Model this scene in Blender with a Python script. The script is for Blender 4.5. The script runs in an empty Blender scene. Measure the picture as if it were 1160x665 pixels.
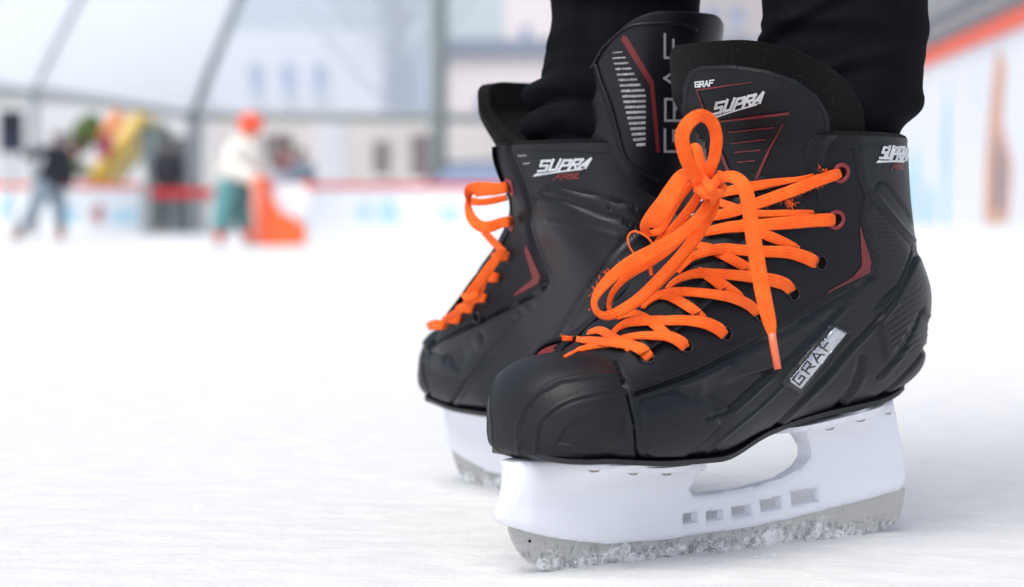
import bpy, bmesh, math, random
import numpy as np
from mathutils import Vector, Matrix, geometry
from mathutils.bvhtree import BVHTree
random.seed(7); rng = np.random.default_rng(7)
R = math.radians
scene = bpy.context.scene
COL = scene.collection

# ------------------------------------------------------------------ camera
CAMZ = 0.19; PITCH = R(1.845); FPX = 50/23.5*1160
cam_d = bpy.data.cameras.new('camera'); cam = bpy.data.objects.new('camera', cam_d); COL.objects.link(cam)
cam.location = (0, 0, CAMZ); cam.rotation_euler = (R(90)-PITCH, 0, 0)
cam_d.lens = 50; cam_d.sensor_width = 23.5; cam_d.sensor_fit = 'HORIZONTAL'
cam_d.clip_start = 0.02; cam_d.clip_end = 3000
cam_d.dof.use_dof = True; cam_d.dof.focus_distance = 1.235; cam_d.dof.aperture_fstop = 4.5
scene.camera = cam
CP = np.array([0, 0, CAMZ]); CT, ST = math.cos(PITCH), math.sin(PITCH)

def ray(px, py):
    a = (px-580)/FPX; b = (332.5-py)/FPX
    d = np.array([a, CT+b*ST, -ST+b*CT]); return d/np.linalg.norm(d)
def at(px, py, Y):
    d = ray(px, py); return CP + d*(Y/d[1])
def on_ice(px, py):
    d = ray(px, py); return CP + d*(-CAMZ/d[2])
def proj(P):
    P = np.asarray(P, float); v = P-CP
    x = v[..., 0]; f = v[..., 1]*CT - v[..., 2]*ST; u = v[..., 1]*ST + v[..., 2]*CT
    return np.stack([580+FPX*x/f, 332.5-FPX*u/f], -1)

# ------------------------------------------------------------------ tags and linking
def tag(o, label=None, cat=None, group=None, kind=None):
    if label: o['label'] = label
    if cat: o['category'] = cat
    if group: o['group'] = group
    if kind: o['kind'] = kind
    return o
def empty(name, loc=(0, 0, 0), rz=0, parent=None):
    o = bpy.data.objects.new(name, None); COL.objects.link(o); o.location = loc; o.rotation_euler = (0, 0, rz)
    o.empty_display_size = 0.1
    if parent: o.parent = parent
    return o
PINV = {}
def link(name, me, mat=None, parent=None):
    """mesh is given in world space; when parented it is moved into the parent's space."""
    o = bpy.data.objects.new(name, me); COL.objects.link(o)
    if mat is not None: me.materials.append(mat)
    if parent is not None:
        M = wmat(parent)
        me.transform(M.inverted()); o.parent = parent
    return o
def wmat(o):
    M = Matrix.LocRotScale(o.location, o.rotation_euler.to_matrix() if hasattr(o.rotation_euler, 'to_matrix') else None, o.scale)
    return wmat(o.parent) @ M if o.parent else M
def mesh_from(verts, faces, smooth=True):
    me = bpy.data.meshes.new('m'); me.from_pydata([tuple(map(float, v)) for v in verts], [], [tuple(map(int, f)) for f in faces]); me.update()
    if smooth: me.shade_smooth()
    return me
class MB:
    """collects shapes (world space) into one mesh"""
    def __init__(s): s.v = []; s.f = []
    def add(s, v, f):
        n = len(s.v); s.v += [tuple(map(float, p)) for p in v]; s.f += [tuple(int(i)+n for i in q) for q in f]; return s
    def box(s, c, size, rz=0, rx=0, ry=0):
        M = Matrix.Rotation(rz, 3, 'Z') @ Matrix.Rotation(ry, 3, 'Y') @ Matrix.Rotation(rx, 3, 'X')
        v = []
        for dx in (-.5, .5):
            for dy in (-.5, .5):
                for dz in (-.5, .5): v.append(Vector(c)+M @ Vector((dx*size[0], dy*size[1], dz*size[2])))
        return s.add(v, [(0, 1, 3, 2), (4, 6, 7, 5), (0, 4, 5, 1), (2, 3, 7, 6), (0, 2, 6, 4), (1, 5, 7, 3)])
    def tube(s, pts, radii, n=10, cap=True):
        pts = [Vector(p) for p in pts]
        if not hasattr(radii, '__len__'): radii = [radii]*len(pts)
        rings = []; up = None
        for i, p in enumerate(pts):
            t = (pts[min(i+1, len(pts)-1)]-pts[max(i-1, 0)]).normalized()
            if up is None:
                up = Vector((0, 0, 1)) if abs(t.z) < .9 else Vector((1, 0, 0))
            a = t.cross(up).normalized(); up = a.cross(t).normalized()
            rings.append([p+(a*math.cos(2*math.pi*k/n)+up*math.sin(2*math.pi*k/n))*radii[i] for k in range(n)])
        v = [q for r in rings for q in r]; f = []
        for i in range(len(pts)-1):
            for k in range(n): f.append((i*n+k, i*n+(k+1) % n, (i+1)*n+(k+1) % n, (i+1)*n+k))
        if cap: f.append(tuple(range(n))[::-1]); f.append(tuple((len(pts)-1)*n+k for k in range(n)))
        return s.add(v, f)
    def ball(s, c, r, n=10, m=7):
        rr = r if hasattr(r, '__len__') else (r, r, r); v = []; f = []
        for i in range(m+1):
            th = math.pi*i/m
            for k in range(n):
                ph = 2*math.pi*k/n; v.append((c[0]+rr[0]*math.sin(th)*math.cos(ph), c[1]+rr[1]*math.sin(th)*math.sin(ph), c[2]+rr[2]*math.cos(th)))
        for i in range(m):
            for k in range(n): f.append((i*n+k, (i+1)*n+k, (i+1)*n+(k+1) % n, i*n+(k+1) % n))
        return s.add(v, f)
    def prism(s, poly, vec):
        poly = [Vector(p) for p in poly]; n = len(poly); v = poly+[p+Vector(vec) for p in poly]
        f = [tuple(range(n))[::-1], tuple(range(n, 2*n))]+[(k, (k+1) % n, n+(k+1) % n, n+k) for k in range(n)]
        return s.add(v, f)
    def build(s, name, mat, parent=None, smooth=False, bevel=0):
        me = mesh_from(s.v, s.f, smooth)
        bm = bmesh.new(); bm.from_mesh(me); bmesh.ops.remove_doubles(bm, verts=bm.verts, dist=1e-6)
        bmesh.ops.recalc_face_normals(bm, faces=bm.faces)
        if bevel: bmesh.ops.bevel(bm, geom=bm.edges, offset=bevel, segments=2, affect='EDGES', profile=.7)
        bm.to_mesh(me); bm.free()
        return link(name, me, mat, parent)

# ------------------------------------------------------------------ materials
def mat(name, col, rough=.5, metal=0, bump=None, spec=.5, var=None, sheen=0, coat=0, sss=0, trans=0):
    """bump = (scale, strength, distance); var = (scale, second colour, amount)"""
    m = bpy.data.materials.new(name); m.use_nodes = True; nt = m.node_tree; b = nt.nodes['Principled BSDF']
    b.inputs['Base Color'].default_value = (*col, 1); b.inputs['Roughness'].default_value = rough; b.inputs['Metallic'].default_value = metal
    b.inputs['Specular IOR Level'].default_value = spec
    if sheen: b.inputs['Sheen Weight'].default_value = sheen; b.inputs['Sheen Roughness'].default_value = .5
    if coat: b.inputs['Coat Weight'].default_value = coat
    if sss: b.inputs['Subsurface Weight'].default_value = sss; b.inputs['Subsurface Radius'].default_value = (1, .8, .6); b.inputs['Subsurface Scale'].default_value = .01
    tc = nt.nodes.new('ShaderNodeTexCoord')
    if bump:
        n = nt.nodes.new('ShaderNodeTexNoise'); n.inputs['Scale'].default_value = bump[0]; n.inputs['Detail'].default_value = 6
        bp = nt.nodes.new('ShaderNodeBump'); bp.inputs['Strength'].default_value = bump[1]; bp.inputs['Distance'].default_value = bump[2]
        nt.links.new(tc.outputs['Object'], n.inputs['Vector']); nt.links.new(n.outputs['Fac'], bp.inputs['Height']); nt.links.new(bp.outputs['Normal'], b.inputs['Normal'])
    if var:
        n = nt.nodes.new('ShaderNodeTexNoise'); n.inputs['Scale'].default_value = var[0]; n.inputs['Detail'].default_value = 5
        r = nt.nodes.new('ShaderNodeValToRGB'); r.color_ramp.elements[0].position = .35; r.color_ramp.elements[1].position = .7
        r.color_ramp.elements[0].color = (*col, 1); r.color_ramp.elements[1].color = tuple(col[i]+(var[1][i]-col[i])*var[2] for i in range(3))+(1,)
        nt.links.new(tc.outputs['Object'], n.inputs['Vector']); nt.links.new(n.outputs['Fac'], r.inputs['Fac']); nt.links.new(r.outputs['Color'], b.inputs['Base Color'])
    return m

# ------------------------------------------------------------------ curves and 2-D helpers
def pchip(xs, ys, x):
    xs = np.asarray(xs, float); ys = np.asarray(ys, float); h = np.diff(xs); d = np.diff(ys)/h
    m = np.zeros(len(xs)); m[0] = d[0]; m[-1] = d[-1]
    for i in range(1, len(xs)-1):
        m[i] = 0 if d[i-1]*d[i] <= 0 else (h[i-1]+h[i])*2/((h[i-1]+2*h[i])/d[i]+(2*h[i-1]+h[i])/d[i-1])*.75 if False else (3*(h[i-1]+h[i]))/((2*h[i]+h[i-1])/d[i-1]+(h[i]+2*h[i-1])/d[i])
    i = np.clip(np.searchsorted(xs, x)-1, 0, len(xs)-2); t = (x-xs[i])/h[i]
    return (2*t**3-3*t**2+1)*ys[i]+(t**3-2*t**2+t)*h[i]*m[i]+(-2*t**3+3*t**2)*ys[i+1]+(t**3-t**2)*h[i]*m[i+1]
def catmull(P, n=12, closed=False):
    P = [np.asarray(p, float) for p in P]; N = len(P); out = []
    rngs = range(N if closed else N-1)
    for i in rngs:
        if closed: a, b, c, d = P[(i-1) % N], P[i], P[(i+1) % N], P[(i+2) % N]
        else: a, b, c, d = P[max(i-1, 0)], P[i], P[i+1], P[min(i+2, N-1)]
        for k in range(n):
            t = k/n; out.append(.5*((2*b)+(-a+c)*t+(2*a-5*b+4*c-d)*t*t+(-a+3*b-3*c+d)*t**3))
    if not closed: out.append(P[-1])
    return np.array(out)
def smooth01(x): x = np.clip(x, 0, 1); return x*x*(3-2*x)
def inside(poly, X):
    poly = np.asarray(poly, float); x, y = X[:, 0], X[:, 1]; c = np.zeros(len(X), bool); j = len(poly)-1
    for i in range(len(poly)):
        xi, yi = poly[i]; xj, yj = poly[j]
        c ^= ((yi > y) != (yj > y)) & (x < (xj-xi)*(y-yi)/((yj-yi) if yj != yi else 1e-9)+xi); j = i
    return c
def dist_poly(line, X, closed=False):
    L = np.asarray(line, float); D = np.full(len(X), 1e9); n = len(L)
    for i in range(n if closed else n-1):
        a = L[i]; b = L[(i+1) % n]; ab = b-a; t = np.clip(((X-a) @ ab)/max(ab @ ab, 1e-12), 0, 1)
        D = np.minimum(D, np.hypot(*(X-(a+t[:, None]*ab)).T))
    return D
def sdist(poly, X):
    d = dist_poly(poly, X, True); return np.where(inside(poly, X), d, -d)
def fill2d(polys, spacing):
    """union of polygons, triangulated with interior points"""
    pts = []; faces = []
    for p in polys:
        n = len(pts); q = []
        for i in range(len(p)):
            a = np.array(p[i], float); b = np.array(p[(i+1) % len(p)], float); k = max(1, int(np.hypot(*(b-a))/spacing))
            for j in range(k): q.append(a+(b-a)*j/k)
        pts += q; faces.append(list(range(n, n+len(q))))
    A = np.array(pts); lo = A.min(0); hi = A.max(0)
    gx, gy = np.meshgrid(np.arange(lo[0]+spacing/2, hi[0], spacing), np.arange(lo[1]+spacing/2, hi[1], spacing)); G = np.stack([gx.ravel(), gy.ravel()], 1)
    keep = np.zeros(len(G), bool)
    for p in polys:
        s = sdist(p, G); keep |= s > spacing*.35
    for p in polys: keep &= np.abs(sdist(p, G)) > spacing*.3
    allp = [Vector((float(x), float(y))) for x, y in list(A)+list(G[keep])]
    edges = [(f[i], f[(i+1) % len(f)]) for f in faces for i in range(len(f))]
    r = geometry.delaunay_2d_cdt(allp, edges, [], 0, 1e-5)
    V = np.array([(v.x, v.y) for v in r[0]]); F = [tuple(f) for f in r[2]]; C = np.array([V[list(f)].mean(0) for f in F]); ok = np.zeros(len(F), bool)
    for p in polys: ok |= inside(p, C)
    return V, [f for f, o in zip(F, ok) if o]
def clean_tris(V, F):
    return [f for f in F if len(f) >= 3]

# ------------------------------------------------------------------ frames
class Frame:
    """local (l toe to heel, w towards the camera side, z up)"""
    def __init__(s, x0, y0, deg, away):
        a = R(deg); s.o = np.array([x0, y0, 0.])
        s.el = np.array([math.cos(a), math.sin(a), 0]); s.ew = np.array([math.sin(a), -math.cos(a), 0]); s.ez = np.array([0, 0, 1.]); s.a = a
    def W(s, L):
        L = np.asarray(L, float); return s.o+L[..., :1]*s.el+L[..., 1:2]*s.ew+L[..., 2:3]*s.ez
    leank = (0.0, 0.0)
    def lean(s, P):
        P = np.array(P, float); q = np.clip(P[..., 2]-.10, 0, .14); P[..., 0] += s.leank[0]*q; P[..., 1] += s.leank[1]*q; return P
    def inv(s, P):
        v = np.asarray(P, float)-s.o; return np.stack([v @ s.el, v @ s.ew, v @ s.ez], -1)
    def px(s, px, py, w):
        """pixel -> (l, z) on the plane at lateral offset w"""
        d = ray(px, py); t = (s.ew @ (s.o+s.ew*w-CP))/(s.ew @ d); P = CP+d*t; q = s.inv(P); return (q[0], q[2])
NEAR = Frame(0.0024, 1.17, 35, 0)
FAR = Frame(-0.0393, 1.60, -60, 1); FAR.leank = (-.13, 0)
# ------------------------------------------------------------------ boot surface
def ring(st, phi, off=0.0):
    """st rows: Al Az Bl Bz W nt nb k ; phi in [0, 2pi) -> local points, 0 at A (top/front), pi at B"""
    Al, Az, Bl, Bz, W, nt, nb, k = [st[..., i] for i in range(8)]
    c = np.cos(phi); s = np.sin(phi)
    n = np.where(c > 0, nt, nb)
    cc = np.sign(c)*np.abs(c)**(2/n); ss = np.sign(s)*np.abs(s)**(2/n)
    t = .5*(1-cc)
    h = W*ss*(1+k*(t-.5)*2)
    return np.stack([Al+(Bl-Al)*t, h, Az+(Bz-Az)*t], -1)

def stations(T):
    rows = []
    for a in np.linspace(0, 90, 9)[:-1]:
        xi = math.cos(R(a)); e = (1-xi**2.2)**(1/2.2) if xi < 1 else 0
        e2 = (1-xi**2.6)**(1/2.6) if xi < 1 else 0; e4 = (1-xi**4)**(1/4) if xi < 1 else 0
        l = T['toe_c']-T['toe_a']*xi
        rows.append([l, .084+(T['toe_top']-.084)*e2-.004*(1-e2), l, .080-(.080-T['sole'])*e4, .0465*e+1e-5, 2.5, 3.6, .07])
    rows += [list(r) for r in T['main']]
    return np.array(rows)
T_BOOT = dict(toe_c=.040, toe_a=.048, toe_top=.1185, sole=.0625, main=[
    (.040, .1190, .042, .0615, .0468, 2.5, 4.0, .07),
    (.062, .1340, .075, .0590, .0485, 2.5, 4.2, .06),
    (.083, .1520, .110, .0588, .0475, 2.5, 4.2, .05),
    (.103, .1710, .155, .0695, .0440, 2.5, 3.6, .00),
    (.120, .1870, .205, .0775, .0395, 2.5, 3.2, -.05),
    (.133, .2010, .265, .0850, .0385, 2.6, 2.8, -.10),
    (.142, .2110, .298, .1040, .0395, 2.7, 2.4, -.10),
    (.150, .2200, .3005, .1380, .0430, 2.8, 2.2, -.10),
    (.154, .2270, .288, .1660, .0460, 2.9, 2.2, -.10),
    (.157, .2340, .279, .2000, .0490, 3.0, 2.2, -.10),
    (.159, .2400, .273, .2400, .0510, 3.0, 2.2, -.08)])
ST_ = stations(T_BOOT); NST = len(ST_)
def st_at(t):
    x = np.arange(NST); t = np.asarray(t, float)
    return np.stack([pchip(x, ST_[:, i], t) for i in range(8)], -1)
T_OPEN = 8.0
def phi0(t):
    # half opening angle of the throat (the gap between the two facings)
    return pchip([0, 7.7, 8.3, 9, 10, 11, 12, 14, 16, 17.5, 18], [0, 0, .55, .62, .66, .69, .71, .73, .74, .76, .86], t)

def boot_grid(nt, nphi, off=0.0):
    # denser rows at the toe tip
    x = np.linspace(0, 1, nt); t = np.concatenate([[0.0], np.linspace(0.04, NST-1, nt-1)])
    u = np.linspace(0, 1, nphi)
    TT, UU = np.meshgrid(t, u, indexing='ij')
    P0 = phi0(TT); PH = P0+(2*math.pi-2*P0)*UU
    L = ring(st_at(TT), PH)
    return TT, PH, L
def grid_normals(L):
    dt = np.gradient(L, axis=0); du = np.gradient(L, axis=1); n = np.cross(du, dt); q = np.linalg.norm(n, axis=-1, keepdims=True); q[q < 1e-12] = 1
    n = n/q
    return n

def sheet(rows, closed=False):
    V = np.array(rows).reshape(-1, 3); n2 = len(rows[0]); F = []
    for i in range(len(rows)-1):
        for j in range(n2-1): F.append((i*n2+j, i*n2+j+1, (i+1)*n2+j+1, (i+1)*n2+j))
    return V, F
class Boot:
    def __init__(s, frame, feats, regions, nt=380, nphi=460):
        s.frame = frame
        """feats: ('g',line,width,depth) groove; ('r',..) ridge; ('s',poly,h,soft) step. pixel space"""
        s.f = frame
        TT, PH, L = boot_grid(nt, nphi)
        N = grid_normals(L)
        cen = L.mean(axis=1, keepdims=True); flip = np.sign(((L-cen)*N).sum(-1).mean()); N = N*(flip if flip != 0 else 1)
        Lm = L.copy(); Lm[..., 1] = np.abs(Lm[..., 1])
        PX = proj(frame.lean(frame.W(Lm))).reshape(-1, 2)
        D = np.zeros(len(PX))
        for ft in feats:
            k = ft[0]; poly = np.array(ft[1], float)
            lo = poly.min(0)-14; hi = poly.max(0)+14
            idx = np.where((PX[:, 0] > lo[0]) & (PX[:, 0] < hi[0]) & (PX[:, 1] > lo[1]) & (PX[:, 1] < hi[1]))[0]
            if not len(idx): continue
            X = PX[idx]
            if k in 'gr':
                line = catmull(poly, 6) if len(poly) > 2 and (len(ft) < 5 or ft[4]) else poly
                d = dist_poly(line, X); D[idx] += (-1 if k == 'g' else 1)*ft[3]*1.3*np.exp(-(d/(ft[2]*.82))**2)
            elif k == 's':
                d = sdist(poly, X); D[idx] += ft[2]*1.25*smooth01((d+ft[3])/(2*ft[3]))
            elif k == 'w':   # fine ribs: (poly, dir angle, period, amp)
                d = sdist(poly, X); a = R(ft[2]); q = X[:, 0]*math.sin(a)+X[:, 1]*math.cos(a)
                D[idx] += ft[4]*np.sin(2*math.pi*q/ft[3])*smooth01(d/6)
        D = D.reshape(L.shape[:2])
        # rounded rolled edges at the throat and the collar
        edge = np.minimum(PH-phi0(TT), (2*math.pi-phi0(TT))-PH); edge = np.where(TT > 7.9, edge, 9)
        D -= .0022*np.exp(-(edge/.035)**2)*(TT > 7.9)
        L2 = L+N*D[..., None]
        s.TT, s.PH, s.L, s.N = TT, PH, L2, N
        s.Wv = frame.lean(frame.W(L2)).reshape(-1, 3)
        n1, n2 = L.shape[:2]
        i, j = np.meshgrid(np.arange(n1-1), np.arange(n2-1), indexing='ij')
        a = i*n2+j; F = np.stack([a, a+1, a+n2+1, a+n2], -1).reshape(-1, 4)
        closed_rows = (TT[:-1, 0] < 7.65)
        F2 = np.array([(r*n2+n2-1, r*n2, (r+1)*n2, (r+1)*n2+n2-1) for r in np.where(closed_rows)[0]])
        if flip > 0: F = F[:, ::-1]; F2 = F2[:, ::-1]   # the local frame is left-handed
        F = np.concatenate([F, F2])
        FC = PX[F].mean(1)
        lab = np.zeros(len(F), int)
        for ri, (nm, poly, mt, sol) in enumerate(regions): lab[inside(poly, FC)] = ri+1
        s.F = F; s.lab = lab
    def lining(s, parent, mt_in, mt_edge):
        """rolled collar lining and the inner faces of the two facings"""
        P = s.Wv.reshape(s.L.shape); n1, n2 = s.L.shape[:2]
        cen = P[-1].mean(0); rows = [[] for _ in range(7)]
        for j in range(n2):
            p = P[-1, j]; d = cen-p; d[2] = 0; d /= np.linalg.norm(d)
            for k, (a, b) in enumerate(((0, 0), (.0012, .0016), (.0035, .0026), (.006, .0016), (.008, -.002), (.011, -.012), (.014, -.028))): rows[k].append(p+d*a+np.array([0, 0, b]))
        V, F = sheet(rows); link('collar_lining', mesh_from(V, F), mt_in, parent)
        i0 = int(np.argmax(s.TT[:, 0] > 8.6))
        for j, jn in ((0, 1), (n2-1, n2-2)):
            rows = []
            for i in range(i0, n1):
                p = P[i, j]; q = P[i, jn]; t = P[min(i+1, n1-1), j]-P[max(i-1, 0), j]; e = P[i, j+(8 if j == 0 else -8)]-p; e /= np.linalg.norm(e)+1e-9
                mid = P[i, n2//2]; n = mid-p; n -= e*(n @ e); n /= np.linalg.norm(n)+1e-9
                rows.append([p, p+n*.0012-e*.0003, p+n*.0026, p+n*.003+e*.004, p+n*.003+e*.014])
            V, F = sheet(rows); link('facing_edge', mesh_from(V, F), mt_edge, parent)
    def part(s, idx, name, mt, parent, solid=0, colfn=None):
        F = s.F[s.lab == idx]
        used = np.unique(F); remap = -np.ones(len(s.Wv), int); remap[used] = np.arange(len(used))
        me = mesh_from(s.Wv[used], remap[F], True)
        o = link(name, me, mt, parent)
        if solid:
            m = o.modifiers.new('thick', 'SOLIDIFY'); m.thickness = solid; m.offset = -1
        return o
    def bvh(s):
        return BVHTree.FromPolygons([Vector(v) for v in s.Wv], [tuple(f) for f in s.F.tolist()])

def cast(bv, px, py, default=None):
    d = ray(px, py); h = bv.ray_cast(Vector(CP), Vector(d))
    if h[0] is None:
        return None
    n = np.array(h[1]);
    if n @ d > 0: n = -n
    return np.array(h[0]), n
def cast_near(bv, px, py, depth):
    h = cast(bv, px, py)
    if h: return h
    q = bv.find_nearest(Vector(at(px, py, depth))); n = np.array(q[1]); d = ray(px, py)
    if n @ d > 0: n = -n
    return np.array(q[0]), n

def decal(name, polys, bv, mt, parent, off=.0004, spacing=3.0, depth=1.3, h=0.0, edge=3.0, thick=False):
    """flat print (h=0) or raised patch following the surface; polygons in pixel space"""
    V2, F = fill2d(polys, spacing)
    P = []
    for x, y in V2:
        q, n = cast_near(bv, x, y, depth); P.append((q, n))
    if h:
        d = np.full(len(V2), -1e9)
        for p in polys: d = np.maximum(d, sdist(p, V2))
        hh = h*smooth01(np.clip(d, 0, None)/edge)-.0006*(d < edge*.05)
    else: hh = np.zeros(len(V2))
    vs = [q+n*(off+a) for (q, n), a in zip(P, hh)]
    # face orientation towards the camera
    F2 = []
    for f in clean_tris(V2, F):
        a, b, c = (np.array(vs[i]) for i in f[:3]); nn = np.cross(b-a, c-a)
        F2.append(f if nn @ (a-CP) < 0 else f[::-1])
    return link(name, mesh_from(vs, F2, True), mt, parent)

# ------------------------------------------------------------------ lettering
def stroke_poly(pts, w, slant=0):
    out = []; pts = [np.array(p, float) for p in pts]
    for a, b in zip(pts[:-1], pts[1:]):
        d = (b-a)/max(np.hypot(*(b-a)), 1e-9); n = np.array([-d[1], d[0]])*w/2; e = d*w/2*.98
        out.append([a-e+n, a-e-n, b+e-n, b+e+n])
    return out
GL = {  # strokes in a unit cell, x 0..1, y 0 (foot) .. 1 (top)
 'G': [[(.92, .96), (.12, .96), (.12, .06), (.88, .06), (.88, .5), (.5, .5)]],
 'R': [[(.1, 0), (.1, .94), (.88, .94), (.88, .46), (.12, .46)], [(.45, .46), (.92, 0)]],
 'A': [[(.06, 0), (.5, .98), (.94, 0)], [(.22, .3), (.78, .3)]],
 'F': [[(.1, 0), (.1, .96), (.95, .96)], [(.1, .5), (.75, .5)]],
 'S': [[(.95, .93), (.1, .93), (.1, .52), (.85, .52), (.85, .08), (.0, .08)]],
 'U': [[(.1, 1), (.1, .08), (.85, .08), (.85, 1)]],
 'P': [[(.12, 0), (.12, .9), (.88, .9), (.88, .42), (.12, .42)]],
 'L': [[(.1, 1), (.1, .08), (.9, .08)]],
 '5': [[(.9, .92), (.15, .92), (.15, .55), (.85, .55), (.85, .08), (.05, .08)]],
 '2': [[(.1, .92), (.85, .92), (.85, .52), (.15, .52), (.15, .08), (.9, .08)]],
}
def quadmap(q):
    bl, br, tr, tl = [np.array(p, float) for p in q]
    return lambda u, v: (1-u)*(1-v)*bl+u*(1-v)*br+u*v*tr+(1-u)*v*tl
def word(txt, quad, w=.2, gap=.16, slant=0.0):
    m = quadmap(quad); n = len(txt); cell = 1/(n+gap*(n-1)); polys = []
    asp = None
    for i, ch in enumerate(txt):
        x0 = i*cell*(1+gap)
        for st in GL[ch]:
            # strokes are built in pixel space for even thickness
            pts = []
            for (x, y) in st:
                u = x0+cell*(x*(1-0))+slant*cell*(y-.5); pts.append(m(u, y))
            ph = np.hypot(*(np.array(quad[3], float)-np.array(quad[0], float)))
            polys += stroke_poly(pts, w*ph)
    return polys
# bold slanted logo letters: polygons in the unit box of the whole word (foot line y=0, top y=1)
def logo_polys(quad):
    """the slanted block word with its swoosh underline"""
    m = quadmap(quad); polys = word('SUPRA', quad, w=.19, gap=.14)
    for p in ([(-.10, -.34), (-.04, -.10), (.12, -.13), (.10, -.30)], [(.08, -.30), (.10, -.13), (.5, -.07), (.98, -.02), (.95, -.22), (.5, -.22)]):
        polys.append([m(x, y) for x, y in p])
    return polys
def orient(me, axis):
    """flip the mesh when its faces look towards the given axis point/line (x, y)"""
    t = 0
    for p in list(me.polygons)[::7]: t += (p.center.x-axis[0])*p.normal.x+(p.center.y-axis[1])*p.normal.y
    if t < 0: me.flip_normals()
    return me
# ------------------------------------------------------------------ skate materials
def boot_mat(name, col, rough, bs, bd, spec=.5, dirt=True):
    m = bpy.data.materials.new(name); m.use_nodes = True; nt = m.node_tree; b = nt.nodes['Principled BSDF']
    b.inputs['Specular IOR Level'].default_value = spec
    tc = nt.nodes.new('ShaderNodeTexCoord')
    n = nt.nodes.new('ShaderNodeTexNoise'); n.inputs['Scale'].default_value = 28; n.inputs['Detail'].default_value = 7
    nt.links.new(tc.outputs['Object'], n.inputs['Vector'])
    r = nt.nodes.new('ShaderNodeValToRGB'); r.color_ramp.elements[0].position = .35; r.color_ramp.elements[1].position = .72
    r.color_ramp.elements[0].color = (*col, 1); r.color_ramp.elements[1].color = (col[0]*1.35+.002, col[1]*1.3+.002, col[2]*1.25+.002, 1)
    nt.links.new(n.outputs['Fac'], r.inputs['Fac'])
    last = r.outputs['Color']
    if dirt:   # pale specks of dried ice and scuffs
        v = nt.nodes.new('ShaderNodeTexVoronoi'); v.inputs['Scale'].default_value = 95
        nt.links.new(tc.outputs['Object'], v.inputs['Vector'])
        rr = nt.nodes.new('ShaderNodeValToRGB'); rr.color_ramp.elements[0].position = .045; rr.color_ramp.elements[1].position = .085
        rr.color_ramp.elements[0].color = (1, 1, 1, 1); rr.color_ramp.elements[1].color = (0, 0, 0, 1)
        nt.links.new(v.outputs['Distance'], rr.inputs['Fac'])
        n2 = nt.nodes.new('ShaderNodeTexNoise'); n2.inputs['Scale'].default_value = 17; nt.links.new(tc.outputs['Object'], n2.inputs['Vector'])
        r2 = nt.nodes.new('ShaderNodeValToRGB'); r2.color_ramp.elements[0].position = .56; r2.color_ramp.elements[1].position = .66
        nt.links.new(n2.outputs['Fac'], r2.inputs['Fac'])
        mu = nt.nodes.new('ShaderNodeMath'); mu.operation = 'MULTIPLY'; nt.links.new(rr.outputs['Color'], mu.inputs[0]); nt.links.new(r2.outputs['Color'], mu.inputs[1])
        mx = nt.nodes.new('ShaderNodeMix'); mx.data_type = 'RGBA'; mx.inputs['B'].default_value = (.16, .14, .11, 1)
        m2 = nt.nodes.new('ShaderNodeMath'); m2.operation = 'MULTIPLY'; m2.inputs[1].default_value = .55; nt.links.new(mu.outputs[0], m2.inputs[0])
        nt.links.new(m2.outputs[0], mx.inputs['Factor']); nt.links.new(last, mx.inputs['A']); last = mx.outputs['Result']
    nt.links.new(last, b.inputs['Base Color'])
    rn = nt.nodes.new('ShaderNodeMapRange'); rn.inputs['To Min'].default_value = rough-.06; rn.inputs['To Max'].default_value = rough+.12
    nt.links.new(n.outputs['Fac'], rn.inputs['Value']); nt.links.new(rn.outputs['Result'], b.inputs['Roughness'])
    n3 = nt.nodes.new('ShaderNodeTexNoise'); n3.inputs['Scale'].default_value = bs; n3.inputs['Detail'].default_value = 3
    nt.links.new(tc.outputs['Object'], n3.inputs['Vector'])
    bp = nt.nodes.new('ShaderNodeBump'); bp.inputs['Strength'].default_value = .5; bp.inputs['Distance'].default_value = bd
    nt.links.new(n3.outputs['Fac'], bp.inputs['Height']); nt.links.new(bp.outputs['Normal'], b.inputs['Normal'])
    return m
M_SHELL = boot_mat('moulded_black_plastic', (.0048, .0060, .0090), .31, 900, .0003, .32)
M_TOE = boot_mat('black_toe_plastic', (.0060, .0068, .0088), .46, 600, .0004, .32)
M_FACE = boot_mat('black_synthetic_leather', (.0050, .0062, .0092), .50, 1500, .00035, .22, False)
M_COLLAR = boot_mat('collar_leather', (.0065, .0085, .0120), .45, 1500, .00035, .32, False)
M_TONGUE = boot_mat('tongue_leather', (.0052, .0066, .0090), .50, 1400, .0003, .22, False)
M_FELT = mat('black_felt', (.0055, .0050, .0054), .95, bump=(1200, .9, .0014), spec=.08, sheen=.04)
M_SOLE = mat('black_outsole', (.010, .011, .014), .5, bump=(400, .3, .0005))
M_RED = mat('red_eyelet_plastic', (.23, .017, .020), .35)
M_REDP = mat('red_print', (.17, .012, .016), .45, var=(60, (.10, .008, .01), .8))
M_REDL = mat('red_lining', (.16, .012, .014), .8, bump=(900, .6, .001))
M_HOLE = mat('dark_hole', (.003, .003, .003), .9, spec=.1)
M_BLK = mat('black_metal_rim', (.012, .013, .015), .3, spec=.6)
M_WHITEP = mat('white_print', (.62, .65, .67), .5, var=(110, (.42, .44, .47), .7))
M_SILVER = mat('brushed_silver_badge', (.60, .62, .66), .30, metal=.75, var=(90, (.40, .42, .46), .8))
M_GREYP = mat('grey_metallic_print', (.30, .29, .32), .6, metal=0)
M_THREAD = mat('black_thread', (.006, .0065, .008), .7)
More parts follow.
